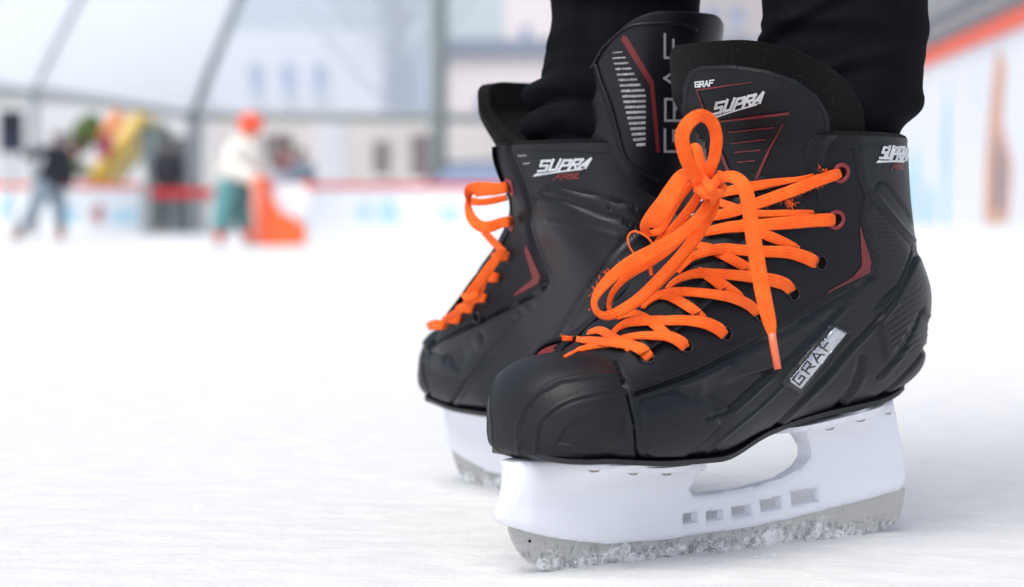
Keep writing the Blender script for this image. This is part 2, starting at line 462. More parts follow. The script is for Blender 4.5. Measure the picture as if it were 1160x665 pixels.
def lace_mat():
    m = bpy.data.materials.new('orange_woven_lace'); m.use_nodes = True; nt = m.node_tree; b = nt.nodes['Principled BSDF']
    b.inputs['Roughness'].default_value = .8; b.inputs['Specular IOR Level'].default_value = .2
    b.inputs['Sheen Weight'].default_value = .15; b.inputs['Sheen Tint'].default_value = (1, .55, .35, 1)
    uv = nt.nodes.new('ShaderNodeUVMap')
    sep = nt.nodes.new('ShaderNodeSeparateXYZ'); nt.links.new(uv.outputs['UV'], sep.inputs[0])
    # herringbone weave: |v| + u waves
    ab = nt.nodes.new('ShaderNodeMath'); ab.operation = 'ABSOLUTE'; nt.links.new(sep.outputs['Y'], ab.inputs[0])
    sc = nt.nodes.new('ShaderNodeMath'); sc.operation = 'MULTIPLY_ADD'; sc.inputs[1].default_value = 1.0; nt.links.new(ab.outputs[0], sc.inputs[0]); nt.links.new(sep.outputs['X'], sc.inputs[2])
    s2 = nt.nodes.new('ShaderNodeMath'); s2.operation = 'MULTIPLY'; s2.inputs[1].default_value = 2*math.pi/.0016; nt.links.new(sc.outputs[0], s2.inputs[0])
    sn = nt.nodes.new('ShaderNodeMath'); sn.operation = 'SINE'; nt.links.new(s2.outputs[0], sn.inputs[0])
    s3 = nt.nodes.new('ShaderNodeMath'); s3.operation = 'MULTIPLY'; s3.inputs[1].default_value = 2*math.pi/.00165; nt.links.new(sep.outputs['Y'], s3.inputs[0])
    sn3 = nt.nodes.new('ShaderNodeMath'); sn3.operation = 'SINE'; nt.links.new(s3.outputs[0], sn3.inputs[0])
    ad = nt.nodes.new('ShaderNodeMath'); ad.operation = 'ADD'; nt.links.new(sn.outputs[0], ad.inputs[0]); nt.links.new(sn3.outputs[0], ad.inputs[1])
    tc = nt.nodes.new('ShaderNodeTexCoord'); n = nt.nodes.new('ShaderNodeTexNoise'); n.inputs['Scale'].default_value = 160; n.inputs['Detail'].default_value = 5
    nt.links.new(tc.outputs['Object'], n.inputs['Vector'])
    ad2 = nt.nodes.new('ShaderNodeMath'); ad2.operation = 'MULTIPLY_ADD'; ad2.inputs[1].default_value = 3.0; nt.links.new(n.outputs['Fac'], ad2.inputs[0]); nt.links.new(ad.outputs[0], ad2.inputs[2])
    bp = nt.nodes.new('ShaderNodeBump'); bp.inputs['Strength'].default_value = .42; bp.inputs['Distance'].default_value = .0004
    nt.links.new(ad2.outputs[0], bp.inputs['Height']); nt.links.new(bp.outputs['Normal'], b.inputs['Normal'])
    r = nt.nodes.new('ShaderNodeValToRGB'); r.color_ramp.elements[0].position = .3; r.color_ramp.elements[1].position = .75
    r.color_ramp.elements[0].color = (.96, .108, .010, 1); r.color_ramp.elements[1].color = (1.0, .160, .020, 1)
    nt.links.new(n.outputs['Fac'], r.inputs['Fac']); nt.links.new(r.outputs['Color'], b.inputs['Base Color'])
    return m
M_LACE = lace_mat()
M_AGLET = mat('orange_aglet_plastic', (.95, .17, .07), .25, spec=.5)
def holder_mat():
    m = mat('white_holder_plastic', (.79, .81, .88), .30, spec=.45, sss=.06)
    return m
M_HOLDER = holder_mat()
def steel_mat():
    m = bpy.data.materials.new('frosted_steel'); m.use_nodes = True; nt = m.node_tree; b = nt.nodes['Principled BSDF']
    tc = nt.nodes.new('ShaderNodeTexCoord'); sep = nt.nodes.new('ShaderNodeSeparateXYZ'); nt.links.new(tc.outputs['Object'], sep.inputs[0])
    n = nt.nodes.new('ShaderNodeTexNoise'); n.inputs['Scale'].default_value = 210; n.inputs['Detail'].default_value = 8; n.inputs['Roughness'].default_value = .75; n.inputs['Distortion'].default_value = .6
    nt.links.new(tc.outputs['Object'], n.inputs['Vector'])
    n2 = nt.nodes.new('ShaderNodeTexNoise'); n2.inputs['Scale'].default_value = 38; n2.inputs['Detail'].default_value = 4; nt.links.new(tc.outputs['Object'], n2.inputs['Vector'])
    mr = nt.nodes.new('ShaderNodeMapRange'); mr.inputs['From Min'].default_value = .0165; mr.inputs['From Max'].default_value = .004; mr.inputs['To Min'].default_value = -.20; mr.inputs['To Max'].default_value = .02
    nt.links.new(sep.outputs['Z'], mr.inputs['Value'])
    a = nt.nodes.new('ShaderNodeMath'); a.operation = 'ADD'; nt.links.new(n.outputs['Fac'], a.inputs[0]); nt.links.new(mr.outputs['Result'], a.inputs[1])
    a2 = nt.nodes.new('ShaderNodeMath'); a2.operation = 'MULTIPLY_ADD'; a2.inputs[1].default_value = .55; nt.links.new(n2.outputs['Fac'], a2.inputs[0]); nt.links.new(a.outputs[0], a2.inputs[2])
    r = nt.nodes.new('ShaderNodeValToRGB'); r.color_ramp.elements[0].position = .73; r.color_ramp.elements[1].position = .87
    nt.links.new(a2.outputs[0], r.inputs['Fac'])
    # dark wet patches between the frost
    n4 = nt.nodes.new('ShaderNodeTexNoise'); n4.inputs['Scale'].default_value = 300; n4.inputs['Detail'].default_value = 5; nt.links.new(tc.outputs['Object'], n4.inputs['Vector'])
    a4 = nt.nodes.new('ShaderNodeMath'); a4.operation = 'ADD'; nt.links.new(n4.outputs['Fac'], a4.inputs[0]); nt.links.new(mr.outputs['Result'], a4.inputs[1])
    r4 = nt.nodes.new('ShaderNodeValToRGB'); r4.color_ramp.elements[0].position = .42; r4.color_ramp.elements[1].position = .56
    nt.links.new(a4.outputs[0], r4.inputs['Fac'])
    m4 = nt.nodes.new('ShaderNodeMix'); m4.data_type = 'RGBA'; m4.inputs['A'].default_value = (.54, .53, .515, 1); m4.inputs['B'].default_value = (.33, .33, .34, 1)
    nt.links.new(r4.outputs['Color'], m4.inputs['Factor'])
    mx = nt.nodes.new('ShaderNodeMix'); mx.data_type = 'RGBA'; mx.inputs['B'].default_value = (.86, .87, .88, 1)
    nt.links.new(m4.outputs['Result'], mx.inputs['A']); nt.links.new(r.outputs['Color'], mx.inputs['Factor']); nt.links.new(mx.outputs['Result'], b.inputs['Base Color'])
    mm = nt.nodes.new('ShaderNodeMapRange'); mm.inputs['To Min'].default_value = .55; mm.inputs['To Max'].default_value = 0; nt.links.new(r.outputs['Color'], mm.inputs['Value']); nt.links.new(mm.outputs['Result'], b.inputs['Metallic'])
    mrr = nt.nodes.new('ShaderNodeMapRange'); mrr.inputs['To Min'].default_value = .42; mrr.inputs['To Max'].default_value = .8; nt.links.new(r.outputs['Color'], mrr.inputs['Value']); nt.links.new(mrr.outputs['Result'], b.inputs['Roughness'])
    bp = nt.nodes.new('ShaderNodeBump'); bp.inputs['Strength'].default_value = .8; bp.inputs['Distance'].default_value = .0012
    nt.links.new(a2.outputs[0], bp.inputs['Height']); nt.links.new(bp.outputs['Normal'], b.inputs['Normal'])
    return m
M_STEEL = steel_mat()
M_SNOW = mat('snow_crumbs_white', (.88, .89, .90), .7, sss=.1, bump=(900, .5, .001))
M_GLUE = mat('dried_glue', (.30, .24, .18), .7)
M_DENIM = mat('black_denim', (.0046, .0050, .0068), .85, bump=(1200, .5, .0006), var=(35, (.009, .010, .013), .8), spec=.05)

# ------------------------------------------------------------------ ribbons
def lace_path(bv, pts, depth0=1.22, dense=10):
    """pts: (px, py, lift_mm, width_px[, roll_deg[, abs_depth]])"""
    P = np.array([[p[0], p[1], p[2], p[3], (p[4] if len(p) > 4 else 0)] for p in pts], float)
    C = catmull(P, dense)
    nrm = []; dep = []
    for c in C:
        h = cast(bv, c[0], c[1]); dep.append(h[0][1] if h else np.nan); nrm.append(h[1] if h else [np.nan]*3)
    dep = np.array(dep); nrm = np.array(nrm)
    ok = ~np.isnan(dep); x = np.arange(len(C))
    if not ok.any(): dep[:] = depth0; nrm[:] = [0, -1, 0]
    else:
        dep = np.interp(x, x[ok], dep[ok])
        nrm = np.stack([np.interp(x, x[ok], nrm[ok, i]) for i in range(3)], -1)
    # smooth the depth and the normals along the path
    for _ in range(4):
        dep[1:-1] = (dep[:-2]+2*dep[1:-1]+dep[2:])/4; nrm[1:-1] = (nrm[:-2]+2*nrm[1:-1]+nrm[2:])/4
    return C, dep, nrm
def ribbon_mesh(POS, NRM, WID, TH=.0009, ncs=12):
    """flat woven ribbon with rounded edges along POS"""
    POS = np.array(POS); n = len(POS); T = np.gradient(POS, axis=0); T /= np.linalg.norm(T, axis=1, keepdims=True)+1e-12
    V = []; UV = []; s = np.concatenate([[0], np.cumsum(np.linalg.norm(np.diff(POS, axis=0), axis=1))])
    for i in range(n):
        N = NRM[i]-T[i]*(NRM[i] @ T[i]); N /= np.linalg.norm(N)+1e-12; B = np.cross(N, T[i])
        for k in range(ncs):
            a = 2*math.pi*k/ncs; c, sn = math.cos(a), math.sin(a)
            x = math.copysign(abs(c)**.55, c)*WID[i]/2; y = math.copysign(abs(sn)**.7, sn)*TH*.62*(1-.10*math.cos(2*a))
            V.append(POS[i]+B*x+N*y); UV.append((s[i], x))
    F = []
    for i in range(n-1):
        for k in range(ncs): F.append((i*ncs+k, i*ncs+(k+1) % ncs, (i+1)*ncs+(k+1) % ncs, (i+1)*ncs+k))
    F.append(tuple(range(ncs))[::-1]); F.append(tuple((n-1)*ncs+k for k in range(ncs)))
    me = mesh_from(V, F, True); l = me.uv_layers.new(name='UVMap')
    for lp in me.loops: l.data[lp.index].uv = UV[lp.vertex_index]
    return me
def ribbon(name, bv, pts, mt, parent, depth0=1.22, facing=.6, th=.0009, dense=10, minw=0):
    C, dep, nrm = lace_path(bv, pts, depth0, dense)
    POS = []; NR = []; W = []
    for c, d, nn in zip(C, dep, nrm):
        D = ray(c[0], c[1]); p = at(c[0], c[1], d)-D*(c[2]+.9*min(max(c[2], 0), 1))*.001; POS.append(p); NR.append(nn); W.append(c[3]*p[1]/FPX)
    POS = np.array(POS); T = np.gradient(POS, axis=0); T /= np.linalg.norm(T, axis=1, keepdims=True)+1e-12
    out = []
    for i in range(len(POS)):
        D = ray(C[i][0], C[i][1]); N = -D*facing+NR[i]*(1-facing); N = N-T[i]*(N @ T[i]); N /= np.linalg.norm(N)+1e-12
        r = R(C[i][4]); B = np.cross(N, T[i]); out.append(N*math.cos(r)+B*math.sin(r))
    return link(name, ribbon_mesh(POS, np.array(out), np.array(W), th), mt, parent)

# ------------------------------------------------------------------ flat plates with a width profile
def plate(name, outline, holes, hfun, frame, mt, parent, spacing=.003, rnd=.0012, loff=0.0):
    polys = [outline]; V2, F = fill2d_holes(outline, holes, spacing)
    loops = [outline]+holes
    d = np.full(len(V2), 1e9)
    for lp in loops: d = np.minimum(d, dist_poly(lp, V2, True))
    k = np.clip(1-d/rnd, 0, 1); drop = rnd*(1-np.sqrt(np.clip(1-k*k, 0, 1)))
    h = np.array([hfun(x, z) for x, z in V2]); w = np.maximum(h-drop*.8, .0004)
    n = len(V2); L = [(x+loff, ww, z) for (x, z), ww in zip(V2, w)]+[(x+loff, -ww, z) for (x, z), ww in zip(V2, w)]
    faces = []
    cnt = {}
    for f in F:
        for a, b in zip(f, f[1:]+f[:1]): cnt[(a, b)] = 1
    for f in F: faces.append(f); faces.append(tuple(i+n for i in f[::-1]))
    for (a, b) in cnt:
        if (b, a) not in cnt: faces.append((b, a, a+n, b+n))
    me = mesh_from(frame.W(np.array(L)), faces, True)
    bm = bmesh.new(); bm.from_mesh(me); bmesh.ops.recalc_face_normals(bm, faces=bm.faces)
    bm.to_mesh(me); bm.free()
    me.set_sharp_from_angle(angle=R(50))
    return link(name, me, mt, parent)
def fill2d_holes(outline, holes, spacing):
    def dens(p):
        q = []
        for i in range(len(p)):
            a = np.array(p[i], float); b = np.array(p[(i+1) % len(p)], float); k = max(1, int(np.hypot(*(b-a))/spacing))
            for j in range(k): q.append(a+(b-a)*j/k)
        return q
    loops = [dens(outline)]+[dens(h) for h in holes]
    pts = []; edges = []
    for q in loops:
        n = len(pts); pts += q; edges += [(n+i, n+(i+1) % len(q)) for i in range(len(q))]
    A = np.array(pts); lo = A.min(0); hi = A.max(0)
    gx, gy = np.meshgrid(np.arange(lo[0], hi[0], spacing), np.arange(lo[1], hi[1], spacing)); G = np.stack([gx.ravel(), gy.ravel()], 1)
    keep = sdist(loops[0], G) > spacing*.5
    for q in loops[1:]: keep &= sdist(q, G) < -spacing*.5
    # rows just inside the outline for the rounded edge
    r = geometry.delaunay_2d_cdt([Vector((float(a), float(b))) for a, b in list(A)+list(G[keep])], edges, [], 0, 1e-7)
    V = np.array([(v.x, v.y) for v in r[0]]); F = [tuple(f) for f in r[2]]
    C = np.array([V[list(f)].mean(0) for f in F]); ok = inside(loops[0], C)
    for q in loops[1:]: ok &= ~inside(q, C)
    return V, [f for f, o in zip(F, ok) if o]
# ================================================================== NEAR SKATE
near = empty('ice_skate', NEAR.W((.14, 0, 0)), NEAR.a)
tag(near, 'black hockey skate in front, with a big orange bow and loose hanging lace end', 'ice skate', 'ice skates worn by the standing person')
bpy.context.view_layer.update()
FACE_LINE = [(690, 394), (703, 424), (719, 444), (754, 432), (790, 418), (827, 399), (885, 370), (925, 347), (959, 327), (988, 310), (992, 300), (990, 285), (980, 250), (980, 238), (986, 224), (979, 205), (974, 161), (974, 120)]
facing_poly = FACE_LINE+[(700, 60), (560, 300), (600, 385)]
toe_poly = [(520, 560), (500, 380), (600, 300), (688, 394), (701, 421), (712, 449), (719, 485), (722, 523), (722, 560)]
collar_poly = [(974, 100), (974, 161), (979, 205), (986, 224), (1000, 222), (1018, 238), (1040, 262), (1120, 262), (1120, 100)]
feats = [
 ('g', [(685, 388), (690, 397), (701, 421), (712, 449), (719, 485), (722, 528)], 2.0, .0022, 0),
 ('s', [(500, 560), (480, 380), (600, 300), (688, 392), (701, 421), (711, 449), (718, 485), (721, 560)], .0009, 1.5),
 ('g', [(560, 512), (585, 515.5), (609, 517), (652, 520), (700, 524), (724, 526)], 1.6, .0010),
 ('r', [(588, 513), (587, 487), (595, 462), (611, 444), (634, 432), (673, 426), (700, 427)], 1.8, .0004),
 ('s', [(590, 514), (589, 487), (597, 463), (613, 446), (636, 434), (673, 429), (702, 430), (712, 452), (719, 520)], -.0009, 1.8),
 ('g', [(609, 511), (611, 485), (627, 467), (652, 454), (693, 445), (705, 442)], 1.8, .0006),
 ('r', [(606, 511), (608, 483), (625, 464), (651, 451), (693, 441)], 1.8, .0004),
 ('s', [(632, 502), (640, 487), (657, 475), (693, 467), (710, 464), (716, 511), (708, 512), (665, 509)], -.0009, 1.6),
 ('g', [(567, 451), (569, 438), (579, 424)], 1.4, .0010), ('g', [(567, 449), (579, 450)], 1.2, .0006),
 # forefoot of the shell
 ('s', [(729, 466), (767, 450), (790, 458), (812, 474), (815, 481), (800, 496), (782, 511), (775, 516), (739, 516), (732, 512), (730, 490)], .0012, 1.2),
 ('g', [(724, 455), (740, 449), (767, 443), (790, 448), (812, 463)], 2.2, .0009),
 ('s', [(793, 443), (800, 440), (872, 419), (878, 418), (829, 464)], -.0016, 1.4),
 ('g', [(719, 447), (754, 435.5), (790, 422), (827, 403), (885, 374), (925, 350.5), (959, 331), (992, 312)], 2.0, .0015),
 ('r', [(722, 453), (756, 442), (792, 430), (830, 411), (885, 384), (930, 360)], 2.4, .0008),
 ('g', [(798, 475), (812, 470), (829, 463.5), (882, 414), (912, 388), (935, 365), (955, 344)], 2.0, .0011),
 ('r', [(834, 466), (886, 418), (916, 392), (940, 368), (962, 346)], 2.2, .0007),
 ('g', [(782, 513), (815, 482)], 1.5, .0007),
 ('r', [(790, 522), (823, 494), (862, 462), (888, 437)], 2.0, .0006),
 ('s', [(884, 433), (941, 366), (962, 376), (907, 449)], .0007, 2.0), ('g', [(886, 434), (942, 367)], 1.4, .0006), ('g', [(907, 449), (961, 378)], 1.6, .0008),
 # heel
 ('g', [(856, 507), (872, 490), (890, 472), (933, 429), (959, 398), (987, 370), (1010, 342), (1026, 314), (1037, 292)], 2.0, .0014),
 ('r', [(862, 507), (896, 472), (939, 430), (965, 399), (992, 370), (1014, 344)], 2.6, .0007),
 ('g', [(937, 476), (948, 462), (962, 445), (972, 426), (977, 404)], 2.8, .0018, 1),
 ('r', [(944, 474), (956, 460), (969, 444), (979, 426)], 2.6, .0007),
 ('g', [(982, 462), (1000, 448), (1020, 430), (1038, 411), (1051, 392)], 2.4, .0017),
 ('g', [(994, 428), (1010, 411), (1024, 394), (1036, 372), (1044, 350)], 1.8, .0012),
 ('r', [(1000, 430), (1016, 412), (1030, 395)], 2.2, .0005),
 ('g', [(1024, 453), (1040, 440), (1054, 425)], 2.2, .0013),
 ('s', [(996, 372), (1000, 345), (1018, 322), (1040, 290), (1070, 330), (1062, 370), (1040, 352), (1024, 380), (1004, 412)], .0012, 2.0),
 ('g', [(991, 350), (1001, 338), (1016, 324), (1028, 300), (1034, 280)], 1.6, .0010),
 ('w', [(985, 232), (1002, 232), (1036, 300), (1016, 320), (992, 348), (950, 352), (993, 312), (994, 290), (985, 250)], 4, 5.2, .00022),
 ('w', [(1000, 360), (1034, 310), (1050, 330), (1060, 380), (1010, 420)], 35, 6.0, .0003),
 ('g', [(993, 212), (1001, 205), (1014, 222), (1030, 244)], 2.0, .0012), ('r', [(990, 217), (1006, 236), (1022, 256), (1036, 272)], 2.0, .0010), ('g', [(987, 224), (1003, 243), (1020, 264), (1038, 284)], 1.8, .0010),
 # facing and collar
 ('s', facing_poly, .0009, 1.2),
 ('g', [(974, 140), (974, 161), (979, 205), (986, 224), (980, 240), (981, 252), (991, 288), (992, 303), (986, 311)], 1.6, .0012),
 ('g', [(930, 162), (945, 160), (974, 163), (1000, 160), (1030, 165)], 1.3, .0005),
]
regions = [('boot_shell', [], M_SHELL, 0), ('facing', facing_poly, M_FACE, .0025), ('ankle_collar', collar_poly, M_COLLAR, .0), ('toe_cap', toe_poly, M_TOE, 0)]
bn = Boot(NEAR, feats, regions)
BVN = bn.bvh()
bn.lab[bn.lab == 0] = 1
shell_n = bn.part(1, 'boot_shell', M_SHELL, near)
facing_n = bn.part(2, 'facing', M_FACE, near)
collar_n = bn.part(3, 'ankle_collar', M_COLLAR, near)
toe_n = bn.part(4, 'toe_cap', M_TOE, near)
bn.lining(near, M_FELT, M_FACE)

# ---- outsole slab following the bottom of the boot
def outsole(frame, parent):
    out = []
    t = np.linspace(.02, 13.95, 90)
    S = st_at(t); wn = []
    for s_ in S:
        wn.append((s_[2], s_[3], s_[4]*(1+s_[7])*(.845 if s_[2] < .10 else (.845-.25*smooth01((s_[2]-.10)/.09))*math.sqrt(max(0, 1-(max(0, s_[2]-.24)/.050)**2)))))
    wn = [w for w in wn if w[0] < .282]
    V = []; F = []
    for i, (l, z, w) in enumerate(wn):
        w = max(w*.97, .001); l2 = l+.007*math.exp(-i/10)
        V += [(l2, w, z-.0006), (l2, w*1.01, z+.0022), (l2, 0, z+.008), (l2, -w*1.01, z+.0022), (l2, -w, z-.0006), (l2, 0, z-.0006)]
    for i in range(len(wn)-1):
        for k in range(6): F.append((i*6+k, i*6+(k+1) % 6, (i+1)*6+(k+1) % 6, (i+1)*6+k))
    F.append((0, 1, 2, 3, 4, 5)); m = (len(wn)-1)*6; F.append((m+5, m+4, m+3, m+2, m+1, m))
    me = mesh_from(frame.W(np.array(V)), F, True); me.set_sharp_from_angle(angle=R(45))
    return link('outsole', me, M_SOLE, parent)
outsole(NEAR, near)

# ---- tongue: lower part inside the throat, upper part a curved flap
def lower_tongue(frame, parent, bvout=None):
    t = np.linspace(7.6, NST-1, 90); u = np.linspace(-1.25, 1.25, 60)
    TT, UU = np.meshgrid(t, u, indexing='ij')
    S = st_at(TT); L = ring(S, UU); c = ring(S, np.full_like(UU, math.pi/2)); c[..., 1] = 0
    dirn = c-L; q = np.linalg.norm(dirn, axis=-1, keepdims=True); 
    ins = .0026+.0045*np.exp(-((TT-7.6)/.5)**2)
    wr = .0009*np.sin(TT*9+2.2*np.sin(UU*2.5)+UU*1.5)*np.exp(-UU**2*.6)
    L = L+dirn/q*(ins+wr)[..., None]
    V = frame.lean(frame.W(L)).reshape(-1, 3); n2 = len(u); F = []
    for i in range(len(t)-1):
        for j in range(n2-1): F.append((i*n2+j, i*n2+j+1, (i+1)*n2+j+1, (i+1)*n2+j))
    return V, F
V, F = lower_tongue(NEAR, near)
tongue = link('tongue', mesh_from(V, F), M_TONGUE, near); BVT = BVHTree.FromPolygons([Vector(v) for v in V], F)
def tongue_flap(frame, parent, par, name='tongue_lining', th=.008):
    rows = []; n = 46
    for v in np.linspace(0, 1, 44):
        row = []
        for th_ in np.linspace(par['t0'], par['t1'], n):
            zt = pchip(par['top'][0], par['top'][1], np.array([th_]))[0]
            z = par['z0']+(zt-par['z0'])*v
            k = smooth01((z-.232)/.034)*.8+.2*(z-par['z0'])/.07
            lc = par['lc0']+(par['lc1']-par['lc0'])*k; a = par['a0']+(par['a1']-par['a0'])*k; b = par['b0']+(par['b1']-par['b0'])*k
            an = R(th_); e = 2/2.3
            cx = math.copysign(abs(math.cos(an))**e, math.cos(an)); sx = math.copysign(abs(math.sin(an))**e, math.sin(an))
            l = lc-b*cx; w = a*sx
            if th_ > 90: l = lc+(th_-90)*.00115; w = a-(th_-90)*.0001
            if th_ < -90: l = lc+(-th_-90)*.00115; w = -a+(-th_-90)*.0001
            row.append(frame.lean(frame.W((l, w, z))))
        rows.append(row)
    V, F = sheet(rows)
    o = link(name, orient(mesh_from(V, F), frame.lean(frame.W((par['lc1'], 0, .24)))), M_FELT, parent)
    m = o.modifiers.new('thick', 'SOLIDIFY'); m.thickness = th; m.offset = -1
    m2 = o.modifiers.new('bev', 'BEVEL'); m2.width = th*.45; m2.segments = 3; m2.limit_method = 'ANGLE'; m2.angle_limit = R(60)
    return o, BVHTree.FromPolygons([Vector(v) for v in V], F)
TPN = dict(t0=-96, t1=114, z0=.212, top=([-96, -80, -60, -42, -15, 25, 60, 85, 103, 114], [.252, .266, .279, .286, .2925, .2925, .2885, .280, .270, .256]),
           lc0=.190, lc1=.177, a0=.0445, a1=.0545, b0=.036, b1=.052)
flap, BVFL = tongue_flap(NEAR, near, TPN)
flap.parent = near
plate_poly = [(770, 150), (771, 120), (774, 95), (781, 80), (794, 74), (829, 73), (870, 79), (902, 90), (927, 108), (939, 130), (942, 150), (940, 172), (934, 200), (926, 232), (800, 250), (782, 200)]
tplate = decal('tongue_panel', [plate_poly], BVFL, M_TONGUE, near, off=.0002, spacing=3, h=.0016, edge=3.0)
def bvh_of(objs):
    V = []; F = []
    for o in objs:
        M = wmat(o); n = len(V); V += [M @ v.co for v in o.data.vertices]; F += [tuple(i+n for i in p.vertices) for p in o.data.polygons]
    return BVHTree.FromPolygons(V, F)
BVP = bvh_of([tplate])
def taper(a, b, wa, wb):
    a = np.array(a, float); b = np.array(b, float); d = (b-a)/np.hypot(*(b-a)); n = np.array([-d[1], d[0]])
    return [a+n*wa/2, a-n*wa/2, b-n*wb/2, b+n*wb/2]
decal('red_print', [taper((790, 102), (853, 93), 2.4, .5)], BVP, M_REDP, near, off=.0007, spacing=2)
decal('red_print', [taper((790, 103), (828, 200), 1.0, 4.0)], BVP, M_REDP, near, off=.0007, spacing=2)
decal('red_print', [taper((815, 137), (894, 127.8), 2.0, 3.4)], BVP, M_REDP, near, off=.0007, spacing=2)
for a, b in (((826, 149), (877, 143.7)), ((829, 162), (869, 157)), ((833, 172.6), (862, 170)), ((836, 184), (856, 182))):
    decal('red_print', [taper(a, b, 1.5, 1.6)], BVP, M_REDP, near, off=.0007, spacing=2)
decal('red_print', [taper((887, 139.6), (871, 171), 1.2, 2.6), taper((871.5, 170), (857, 203), 2.6, 3.6)], BVP, M_REDP, near, off=.0007, spacing=2)
decal('name_print', logo_polys([(808, 130), (861.5, 115.5), (870, 103.5), (811.5, 115.5)]), BVP, M_WHITEP, near, off=.0005, spacing=2.0)
decal('name_print', word('GRAF', [(788, 99), (808.5, 97), (809.5, 90.5), (787.5, 93)], w=.24, gap=.1), BVP, M_WHITEP, near, off=.0005, spacing=1.5)
def stitches(name, bv, line, mt, parent, step=4.0, ln=2.6, w=.0007, off=.0003):
    C = catmull(line, 16) if len(line) > 2 else np.linspace(line[0], line[1], 60); s = np.concatenate([[0], np.cumsum(np.hypot(*np.diff(C, axis=0).T))]); mb = MB()
    for q in np.arange(0, s[-1]-ln, step):
        a = [np.interp(q, s, C[:, 0]), np.interp(q, s, C[:, 1])]; b = [np.interp(q+ln, s, C[:, 0]), np.interp(q+ln, s, C[:, 1])]
        ha, hb = cast(bv, *a), cast(bv, *b)
        if not ha or not hb: continue
        mid = (ha[0]+hb[0])/2+ha[1]*off*1.6
        mb.tube([ha[0]+ha[1]*(off-.0004), mid, hb[0]+hb[1]*(off-.0004)], [w*.4, w*.55, w*.4], 6)
    if mb.v: return mb.build(name, mt, parent, smooth=True)
stitches('stitching', BVP, [(776, 150), (777, 120), (780, 98), (787, 83), (797, 79), (829, 78), (869, 84), (899, 95), (922, 112), (933, 132), (936, 150), (934, 175), (929, 200)], M_THREAD, near)
BNF = BVN
stitches('stitching', BNF, [(722, 438), (754, 427), (790, 412), (826, 393), (884, 364), (923, 342), (955, 322), (984, 304), (985, 290), (975, 252), (975, 238), (980, 224), (973, 205), (968, 175), (966, 164)], M_THREAD, near)
stitches('stitching', BNF, [(925, 230), (928, 200), (932, 180), (940, 170), (955, 166), (975, 167), (1000, 165), (1018, 169)], M_THREAD, near)
# red chevron on the facing, silver badge on the shell
decal('red_print', [[(973.5, 254), (987, 297), (985, 309), (970, 316), (936, 332.5), (938, 330), (966, 314), (976, 301)]], BVN, M_REDP, near, off=.0004)
decal('badge_rim', [[(886, 431), (941.5, 367), (945, 367), (960, 375), (959, 379), (907, 446), (903, 446), (887, 436)]], BVN, M_BLK, near, h=.0012, edge=3, spacing=2.2)
badge = decal('badge', [[(891.5, 431.5), (943.5, 370.5), (957, 377.2), (904.5, 440.2)]], BVN, M_SILVER, near, off=.0021, h=.0008, edge=1.6, spacing=2)
BVB = bvh_of([badge])
bq = [(905, 437.5), (944.5, 388.5), (935, 382.5), (896.5, 431)]
decal('badge_lettering', word('GRAF', bq, w=.13, gap=.24), BVB, M_BLK, badge, off=.0004, spacing=1.5)
decal('name_print', logo_polys([(996, 180), (1026, 181), (1031, 166), (1001, 166)]), BVN, M_WHITEP, near, off=.0005, spacing=2.0)
decal('red_print', word('P5L', [(1009, 192), (1024, 192), (1026, 186), (1011, 186)], w=.25, gap=.15, slant=.3), BVN, M_REDP, near, off=.0005, spacing=2.0)

# ---- eyelets
def eyelet(bv, px, py, parent, red, ro=.0062, ri=.0030, depth=1.3):
    h = cast_near(bv, px, py, depth); c, n = h; n = n/np.linalg.norm(n)
    a = np.cross(n, [0, 0, 1.]); a /= np.linalg.norm(a); b = np.cross(n, a); V = []; F = []; K = 28; prof = [(ro, -.0004), (ro*.97, .0007), ((ro+ri)/2, .0013), (ri*1.1, .0008), (ri, -.0006)]
    for k in range(K):
        t = 2*math.pi*k/K
        for r, z in prof: V.append(c+(a*math.cos(t)+b*math.sin(t))*r+n*z)
    m = len(prof)
    for k in range(K):
        for j in range(m-1): F.append((k*m+j, k*m+j+1, ((k+1) % K)*m+j+1, ((k+1) % K)*m+j))
    o = link('eyelet', mesh_from(V, F), M_RED if red else M_BLK, parent)
    mb = MB(); V = [c+n*.0004]+[c+n*.0003+(a*math.cos(2*math.pi*k/K)+b*math.sin(2*math.pi*k/K))*(ri*1.05) for k in range(K)]
    me = mesh_from(V, [(0, 1+k, 1+(k+1) % K) for k in range(K)], False)
    link('eyelet_hole', me, M_HOLE, o)
    if red: o['label'] = 'red eyelet'
    return c, n
EY = [(733, 405), (777, 392), (822, 378), (861, 357), (899, 333), (930, 298), (947, 249), (952.5, 196)]
for i, (x, y) in enumerate(EY): eyelet(BVN, x, y, near, i >= 6, *((.0060, .0033) if i >= 6 else (.0042, .0032)))
